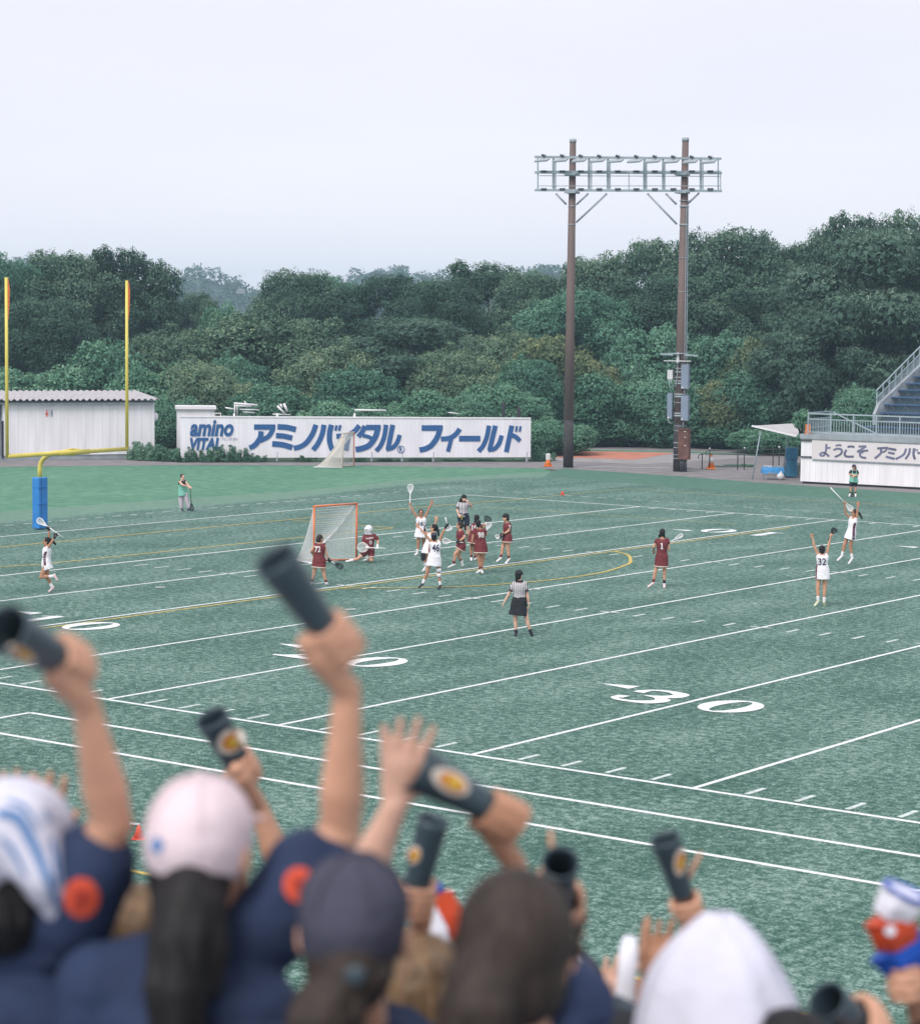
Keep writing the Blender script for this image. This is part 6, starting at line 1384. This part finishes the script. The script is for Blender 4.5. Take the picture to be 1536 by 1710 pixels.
def spectator(label, head, face, arms=None, tee='navytee', hair='hairblack', skin='skin', cap=None, hairpts=(), sleeve=.55, s=1.0, sh=None, brim=1, hairball=True):
    arms = arms or {}; f = lambda x, y: (x, y)
    H = D(*head); Fv = nrm(FH*face[1]+RH*face[0]); Sd = np.cross(Fv, ZV); Tv = nrm(FH*.9+RH*face[0]*.3); Ts = np.cross(Tv, ZV)
    sm = H-ZV*.215-Tv*.015; hm = sm-ZV*.46; fl = tier_z(hm[1]); fl = min(max(fl, hm[2]-.98), hm[2]-.62)
    base = np.array([hm[0], hm[1], fl]); root = thing('person', label, 'person', base, SG)
    body = MB(); F_, Sv = head_prims(body, H, Fv, ZV, s, .086); SK = MT[skin]
    body.cap(sm+ZV*.02, H-ZV*.05-F_*.015, .058, .052)
    cs, rx, ry = torso_rings(hm, sm, Ts, 0); body.stack(cs, rx, ry, Ts, 16)
    tb = MB(); cs, rx, ry = torso_rings(hm, sm, Ts, .028, -.2, 1.1); tb.stack(cs, rx, ry, Ts, 22)
    out = {}
    for a, g in (('l', -1), ('r', 1)):
        A = arms.get(a); S_ = sm+Ts*g*.172-ZV*.02
        if A and 'sh' in A: S_ = D(*A['sh'])
        if A: E, W = D(*A['el']), D(*A['wr'])
        else: E = S_-ZV*.27+Ts*g*.04; W = E+Tv*.05-ZV*.23
        body.cap(S_, E, .050, .037); m_ = E+(W-E)*.28; body.stack([E, m_, E+(W-E)*.7, W], [.035, .0395, .029, .0245], [.035, .038, .027, .019], Ts, 14); body.cap(E, W, .030, .020); body.cap(E-(W-E)*.02, E+(W-E)*.05, .0375, .033)
        out[a] = (S_, E, W)
        ts = -1 if a == 'l' else 1; h = A.get('hand') if A else None
        if h and h[0] == 'grip': grip_hand(body, h[1], h[2], W, h[3], .98, .0080, ts, h[4] if len(h) > 4 else None)
        elif h and h[0] == 'open': hand_open(body, W, D(*h[1])-W, h[2] if len(h) > 2 else -FH, 1.0, .12, .13, ts, .0095)
        else: hand_open(body, W, W-E, -ZV+Ts*g*.01, 1.0, .5, .05, ts)
        tb.cap(sm+(S_-sm)*.2+ZV*.02, S_, .062, .082); tb.cap(S_, S_+(E-S_)*sleeve, .080, .078)
    legs = MB()
    for g in (-1, 1):
        h_ = hm+Ts*g*.09; an = np.array([*(hm+Ts*g*.11)[:2], fl+.08]); kn = (h_+an)/2+Tv*.03
        body.cap(h_, kn, .08, .055); body.cap(kn, an, .052, .035); legs.cap(h_, kn, .10, .075); legs.cap(kn, an+ZV*.02, .075, .06)
        mb = MB(); mb.cap(an-ZV*.04-Tv*.03, an-ZV*.045+Tv*.15, .040, .036); mb.build('shoe', MT['shoewhite'], root, remesh=.012)
    cs, rx, ry = torso_rings(hm, sm, Ts, .02, -.2, .1); legs.stack(cs, rx, ry, Ts, 16)
    body.build('body', SK, root, remesh=.0050, smit=4); T_ = tb.build('tee_shirt', MT[tee], root, remesh=.010, smit=8); legs.build('trousers', MT['trouser'], root, remesh=.014)
    mb = MB()
    hb_ = .085 if cap else .094
    if hairball: mb.ell(H+ZV*.030-F_*.018, Sv, F_, ZV, hb_*s, (hb_+.008)*s, (hb_+.008)*s, 20, 14); mb.ell(H-ZV*.03-F_*.042, Sv, F_, ZV, hb_*.9*s, .066*s, .088*s, 16, 10)
    for q in hairpts:
        P = [D(*p[:3]) for p in q]
        for i in range(len(P)-1): mb.cap(P[i], P[i+1], q[i][3], q[i+1][3], 14)
        for k in range(16):                                # separate locks round the tail
            th = 2*math.pi*k/16+rng.uniform(-.2, .2); f1_, f2_ = rng.uniform(.8, 1.08), rng.uniform(.7, 1.2)
            Q = [p+(RH*math.cos(th+.25*i)+FH*math.sin(th+.25*i))*q[i][3]*(f1_ if i % 2 else f2_) for i, p in enumerate(P)]
            for i in range(len(Q)-1): mb.cap(Q[i], Q[i+1], .011, .009, 7)
    mb.build('hair', MT[hair], root, remesh=.008)
    if cap:
        mb = MB(); mb.ell(H+ZV*.046-F_*.004, Sv, F_, ZV, .090*s, .108*s, .088*s, 22, 14); mb.ell(H+ZV*.006-F_*.010, Sv, F_, ZV, .089*s, .104*s, .072*s, 22, 12)
        mb.ell(H+ZV*.028-F_*.010, Sv, F_, ZV, .0905*s, .109*s, .084*s, 22, 12)
        mb.cap(H+ZV*.045+F_*.10, H+ZV*.03+F_*.165, .065, .05, 14, Sv, .14)
        c_ = mb.build('cap', MT[cap], root, remesh=.008); out['cap'] = c_
        mb = MB()
        for ang in (0, 1.05, 2.1):
            mb.tube([H+ZV*(.046+.0895*math.sin(t))-F_*.004+(Sv*math.cos(ang)*.0915+F_*math.sin(ang)*.1095)*s*math.cos(t) for t in np.linspace(.1, math.pi-.1, 17)], .0022, 5)
        mb.build('cap_seams', MT[cap], root)
        mb = MB(); mb.ell(H+ZV*.135-F_*.004, Sv, F_, ZV, .011, .011, .007); mb.build('cap_button', MT[cap], root, smooth=True)
    if face[1] < .8: face_parts(root, H, F_, Sv, ZV, s)
    flush(); wrinkle(T_, .009, .10, len(label)*.7); out['tee'] = T_; out['root'] = root; out['H'] = H; out['F'] = F_; out['S'] = Sv
    return out
def along(a, d, L_): return a+d*L_

idf = lambda x, y: (x, y)
# P1 : far left, towel on the head
t, a, d = megaphone('slate megaphone at the left edge with its dark mouth toward the camera', (118, 1112, 3.82), (8, 1050, 3.66), .027, .041, (36, 1092, 20, 8, .55))
o = spectator('person at the far left with blue and white towel on head raising a slate megaphone', (18, 1440, 4.0), (.1, 1),
 {'r': dict(sh=(118, 1530, 3.98), el=(186, 1372, 3.92), wr=(143, 1172, 3.84), hand=('grip', a+d*.015, d, .026))}, hairpts=[[(0, 1440, 3.97, .085), (5, 1530, 3.95, .075)]])
decal_grid(o['tee'], 136, 1500, 30, 34, idf, 'sleeve_patch', MT['patch'], o['root'], .004); decal_grid(o['tee'], 138, 1496, 16, 10, idf, 'patch_motif', MT['patchdark'], o['root'], .006, .6); decal_grid(o['tee'], 130, 1510, 9, 12, idf, 'patch_motif', MT['patchdark'], o['root'], .0065, .3)
mb = MB(); H = o['H']
mb.ell(H+ZV*.055, RH, FH, ZV, .112, .125, .095, 20, 12); mb.cap(D(40, 1375, 3.92), D(78, 1480, 3.90), .060, .040, 12); mb.cap(D(78, 1480, 3.90), D(92, 1530, 3.92), .036, .020, 12); mb.cap(D(-30, 1400, 3.9), D(-70, 1520, 3.9), .07, .05)
mb.cap(D(0, 1385, 3.9), D(70, 1465, 3.88), .055, .035)
tw = mb.build('towel', MT['towel'], None, remesh=.009, smit=8); flush(); tag(tw, 'white towel with blue streaks draped over the head at far left', 'towel')
for st, wd in (([(-5, 1358), (28, 1365), (55, 1410), (78, 1465), (98, 1515)], [14, 18, 16, 14, 10]), ([(86, 1400), (94, 1440), (98, 1480)], [5, 10, 6]), ([(10, 1335), (40, 1348), (66, 1385)], [4, 9, 4]), ([(0, 1400), (20, 1420), (44, 1465)], [6, 10, 4]), ([(70, 1350), (84, 1372)], [4, 8])):
    pl = stroke(st, wd); n2 = len(pl)//2; F = [(i, i+1, 2*n2-2-i, 2*n2-1-i) for i in range(n2-1)]
    decal(tw, np.array(pl), F, idf, 'towel_print', MT['towelblue'], tw, .004)
# P2 : pale pink cap
t, a, d = megaphone('slate megaphone thrust up highest over the turf beside the near goal', (562, 1078, 3.90), (458, 932, 3.80), .026, .037)
o = spectator('person in pale pink cap with long black ponytail raising a slate megaphone', (335, 1425, 3.90), (.33, .94),
 {'r': dict(sh=(452, 1545, 3.95), el=(568, 1388, 4.0), wr=(580, 1150, 3.93), hand=('grip', a+d*.012, d, .026))}, cap='cappink', hairpts=[[(314, 1490, 3.80, .046), (300, 1560, 3.76, .043), (292, 1640, 3.74, .041), (298, 1760, 3.74, .036)], [(335, 1500, 3.8, .035), (352, 1580, 3.78, .026), (345, 1660, 3.78, .016)]])
decal_grid(o['tee'], 500, 1478, 27, 30, idf, 'sleeve_patch', MT['patch'], o['root'], .004); decal_grid(o['tee'], 498, 1474, 13, 9, idf, 'patch_motif', MT['patchdark'], o['root'], .006, .5); decal_grid(o['tee'], 504, 1486, 8, 11, idf, 'patch_motif', MT['patchdark'], o['root'], .0065, .2)
decal_grid(o['cap'], 305, 1497, 30, 11, idf, 'cap_opening', MT['black'], o['root'], .003, .12)
decal_grid(o['cap'], 262, 1412, 10, 14, idf, 'cap_mark', MT['towelblue'], o['root'], .003)
# P3 : navy cap
o = spectator('person in dark navy cap with round hair tie at the bottom centre', (592, 1562, 3.70), (.15, 1), {}, cap='capnavy', hair='hairbrown', hairpts=[[(585, 1630, 3.61, .05), (545, 1690, 3.58, .058), (530, 1780, 3.58, .05)]])
c = D(594, 1630, 3.535); mb = MB(); mb.ell(c, RH, FH, ZV, .017, .008, .017); mb.build('hair_tie', MT['mega'], o['root'], smooth=True)
# P4 : brown hair
o = spectator('person with bare brown hair gathered in a low tail at the bottom right of centre', (862, 1585, 3.55), (.1, 1), {}, hair='hairbrown', hairpts=[[(862, 1572, 3.55, .088), (862, 1610, 3.56, .080)], [(815, 1620, 3.46, .05), (800, 1670, 3.44, .056), (790, 1780, 3.44, .05)]])
# P5 : white towel over head
o = spectator('person hidden under a big plain white towel at lower right', (1195, 1668, 4.62), (.2, 1), {'r': dict(sh=(1300, 1790, 4.62), el=(1300, 1780, 4.8), wr=(1262, 1706, 4.9), hand=('open', (1246, 1625, 4.9)))}, hair='hairblack', s=.92)
mb = MB(); V = []; F = []; n = 44
lv = [(1201, 1527, .004), (1200, 1533, .03), (1198, 1548, .054), (1197, 1575, .087), (1196, 1610, .117), (1196, 1650, .141), (1198, 1690, .160), (1198, 1740, .174), (1198, 1800, .188)]
for j, (x, y, r) in enumerate(lv):
    c = D(x, y, 4.6)
    for k in range(n):
        th = 2*math.pi*k/n; q = r*(1+.028*j/3*math.sin(th*5+j*.35)+.045*min(1, j/3)*math.sin(th*9+1.3-j*.25)); V.append(c+RH*q*math.cos(th)+FH*q*.92*math.sin(th)+ZV*.006*math.sin(th*3+j))
for j in range(len(lv)-1):
    for k in range(n): F.append((j*n+k, j*n+(k+1) % n, (j+1)*n+(k+1) % n, (j+1)*n+k))
F.append(tuple(range(n))); mb.add(V, F); o = mb.build('towel', MT['towel'], smooth=True); o.modifiers.new('s', 'SOLIDIFY').thickness = .006; o.modifiers.new('u', 'SUBSURF').render_levels = 1; tag(o, 'plain white towel draped like a tent over a head at lower right', 'towel')

# second rows, mostly arms and hands
t, a, d = megaphone('slate megaphone with orange emblem behind the pale pink cap', (408, 1296, 6.0), (353, 1198, 5.9), .033, .042, (386, 1238, 15, 20, 1.0))
spectator('person behind the pink cap raising an orange marked megaphone', (352, 1470, 6.0), (0, 1), {'r': dict(sh=(455, 1560, 6.0), el=(470, 1450, 6.05), wr=(432, 1345, 6.02), hand=('grip', a+d*.03, d, .035))}, tee='black')
spectator('person behind the navy cap holding one open palm high', (600, 1530, 4.45), (0, 1), {'r': dict(sh=(580, 1560, 4.4), el=(600, 1480, 4.4), wr=(660, 1345, 4.35), hand=('open', (684, 1200, 4.33), -FH))}, skin='skinpale')
t, a, d = megaphone('slate megaphone with pale yellow emblem pointing left above the brown hair', (836, 1360, 4.40), (690, 1280, 4.34), .028, .046, (752, 1306, 26, 15, .5))
spectator('person behind the brown haired head gripping the yellow marked megaphone', (868, 1620, 4.45), (0, 1), {'r': dict(sh=(960, 1680, 4.5), el=(868, 1590, 4.55), wr=(860, 1445, 4.46), hand=('grip', a-d*.004, d, .028))}, skin='skin2')
t, a, d = megaphone('plain dark megaphone held upright right of the navy cap', (690, 1500, 5.3), (724, 1368, 5.25), .030, .037, (690, 1428, 9, 12, .3))
spectator('person with light brown hair half hidden right of the navy cap', (712, 1650, 5.3), (.4, .9), {'l': dict(sh=(690, 1720, 5.3), el=(672, 1640, 5.4), wr=(700, 1560, 5.36), hand=('grip', a+d*.0, d, .031))}, hair='hairfair', tee='black', hairpts=[[(700, 1640, 5.2, .08), (690, 1720, 5.2, .08)], [(740, 1660, 5.2, .06), (750, 1740, 5.2, .07)]])
t, a, d = megaphone('dark megaphone pointing straight up with its round mouth showing', (930, 1530, 4.98), (936, 1440, 4.80), .030, .039)
spectator('person in profile showing ear and cheek right of the brown hair', (912, 1555, 5.0), (.75, .65), {'l': dict(sh=(850, 1640, 5.05), el=(845, 1560, 5.1), wr=(895, 1500, 5.08), hand=('grip', a+d*.07, d, .042, ZV*.9-RH*.1))}, tee='black', hair='hairbrown')
t, a, d = megaphone('slate megaphone raised with pointing finger above the white towel', (1140, 1496, 5.6), (1110, 1400, 5.55), .027, .037, (1136, 1440, 8, 18, .1))
spectator('person behind the white towel pointing one finger up beside a megaphone', (1205, 1680, 5.7), (0, 1), {'l': dict(sh=(1110, 1730, 5.7), el=(1165, 1690, 5.75), wr=(1160, 1570, 5.68), hand=('grip', a-d*.025, d, .026, ZV*.9+RH*.42))}, tee='black')
spectator('person clapping both hands left of the white towel', (1130, 1760, 5.9), (0, 1), {'l': dict(sh=(1050, 1830, 5.9), el=(1050, 1740, 6.1), wr=(1078, 1640, 6.1), hand=('open', (1075, 1560, 6.1), RH)), 'r': dict(sh=(1220, 1830, 5.9), el=(1150, 1740, 6.1), wr=(1098, 1645, 6.0), hand=('open', (1108, 1560, 6.0), -FH))}, tee='black', skin='skin2')
mb = MB(); P = [D(1052, 1566, 6.0), D(1050, 1590, 5.98), D(1046, 1630, 5.97), D(1042, 1690, 5.98), D(1040, 1740, 6.0)]; mb.stack(P, [.018, .026, .024, .028, .03], [.012, .016, .018, .016, .015], RH, 14)
o = mb.build('rolled_towel', MT['plwhite'], smooth=True); tag(o, 'narrow white rolled towel held up left of the clapping hands', 'towel')
o = spectator('person in small navy cap with white badge beyond the brown hair', (955, 1668, 6.4), (.3, 1), {'r': dict(sh=(1010, 1790, 6.4), el=(1000, 1760, 6.6), wr=(1010, 1690, 6.6), hand=('open', (1030, 1630, 6.6)))}, cap='capnavy', skin='skinpale')
decal_grid(o['cap'], 964, 1606, 10, 12, idf, 'cap_badge', MT['plwhite'], o['root'], .004)
spectator('person in dark slate cap at the bottom edge left of the white towel', (1022, 1760, 5.4), (0, 1), {}, cap='mega', tee='black')
t, a, d = megaphone('slate megaphone low at the bottom right with a hand beside it', (1436, 1716, 4.7), (1380, 1672, 4.62), .034, .042)
spectator('person with dark hair low at the bottom edge right of the white towel', (1318, 1790, 4.5), (0, 1), {'r': dict(sh=(1430, 1850, 4.5), el=(1475, 1830, 4.6), wr=(1462, 1760, 4.72), hand=('grip', a, d, .042))}, skin='skin')
spectator('person behind the pink cap showing only light brown hair at left', (228, 1565, 5.4), (-.2, 1), {}, hair='hairfair', tee='navytee')
spectator('person behind the blue and white towel with fingertips raised', (28, 1470, 5.1), (0, 1), {'l': dict(sh=(-90, 1560, 5.1), el=(-20, 1500, 5.2), wr=(35, 1400, 5.15), hand=('open', (42, 1300, 5.1))), 'r': dict(sh=(130, 1600, 5.1), el=(120, 1500, 5.2), wr=(82, 1405, 5.15), hand=('open', (74, 1300, 5.1)))}, skin='skin')
def clapper(label, pts, dpt, flip=1):
    c = D(*pts[0], dpt); t = thing('cheer_clapper', label, 'clapper', D(*pts[-1], dpt), 'folded plastic cheer clappers')
    seg = [('white_panel', 'plwhite', .05), ('red_panel', 'red', .055), ('blue_panel', 'royal', .065), ('red_base', 'red', .04)]
    for k, (nm, mt, wd) in enumerate(seg):
        p0, p1 = D(*pts[k], dpt+.02*k), D(*pts[k+1], dpt+.02*(k+1)); dd = nrm(p1-p0); sx = nrm(np.cross(FH, dd)); mb = MB()
        mb.stack([p0, p0+(p1-p0)*.5, p1], [wd*1.15, wd*1.0, wd*.9], [.034, .04, .03], sx, 5); o = mb.build(nm, MT[mt], t, smooth=False)
        if k == 0:
            m2 = MB(); ring_tube(m2, p0, .006, .001+wd*.98, sx, nrm(np.cross(dd, sx))*.62, 20, 6); m2.build('rim', MT['royal'], o, smooth=True)
        if k == 1: decal_grid(o, pts[k][0]*.5+pts[k+1][0]*.5-8, pts[k][1]*.5+pts[k+1][1]*.5, 10, 9, idf, 'mark', MT['plwhite'], o, .004)
    return t
clapper('red, white and royal blue clapper held up at the right edge', [(1512, 1490), (1488, 1532), (1500, 1578), (1522, 1616), (1514, 1655)], 5.0)
spectator('person at the right edge gripping a red and blue clapper', (1640, 1690, 5.1), (0, 1), {'l': dict(sh=(1560, 1760, 5.1), el=(1545, 1780, 5.15), wr=(1535, 1700, 5.12), hand=('grip', D(1512, 1640, 5.06), nrm(D(1502, 1580, 5.06)-D(1510, 1650, 5.06)), .028))}, skin='skin', tee='black')
t = thing('cheer_clapper', 'red clapper with blue tip and white panel right of the navy cap', 'clapper', D(725, 1600, 6.2), 'folded plastic cheer clappers')
for nm, mt, p0, p1, w0, w1 in (('blue_tip', 'royal', (727, 1476), (728, 1492), .018, .022), ('red_panel', 'red', (736, 1490), (752, 1570), .030, .050), ('white_panel', 'plwhite', (716, 1516), (726, 1594), .020, .042)):
    dq = 6.2 if nm != 'white_panel' else 6.1; a, b = D(*p0, dq), D(*p1, dq); mb = MB(); mb.stack([a, a+(b-a)*.5, b], [w0, max(w0, w1)*1.02, w1], [.02, .026, .022], RH, 18); mb.build(nm, MT[mt], t)
flush()

# ------------------------------------------------------------------ air: one even volume round the whole scene
hz = bpy.data.materials.new('haze'); hz.use_nodes = True; t = hz.node_tree; t.nodes.clear()
oo = t.nodes.new('ShaderNodeOutputMaterial'); v = t.nodes.new('ShaderNodeVolumePrincipled'); v.inputs['Density'].default_value = 0.00046
v.inputs['Color'].default_value = (0.58, 0.81, 1.0, 1); v.inputs['Anisotropy'].default_value = 0.0; t.links.new(v.outputs[0], oo.inputs['Volume'])
mb = MB(); mb.box((-500, 470, 18.5), 1610, 1250, 40); o = mb.build('haze', hz); tag(o, kind='stuff'); o.display_type = 'WIRE'
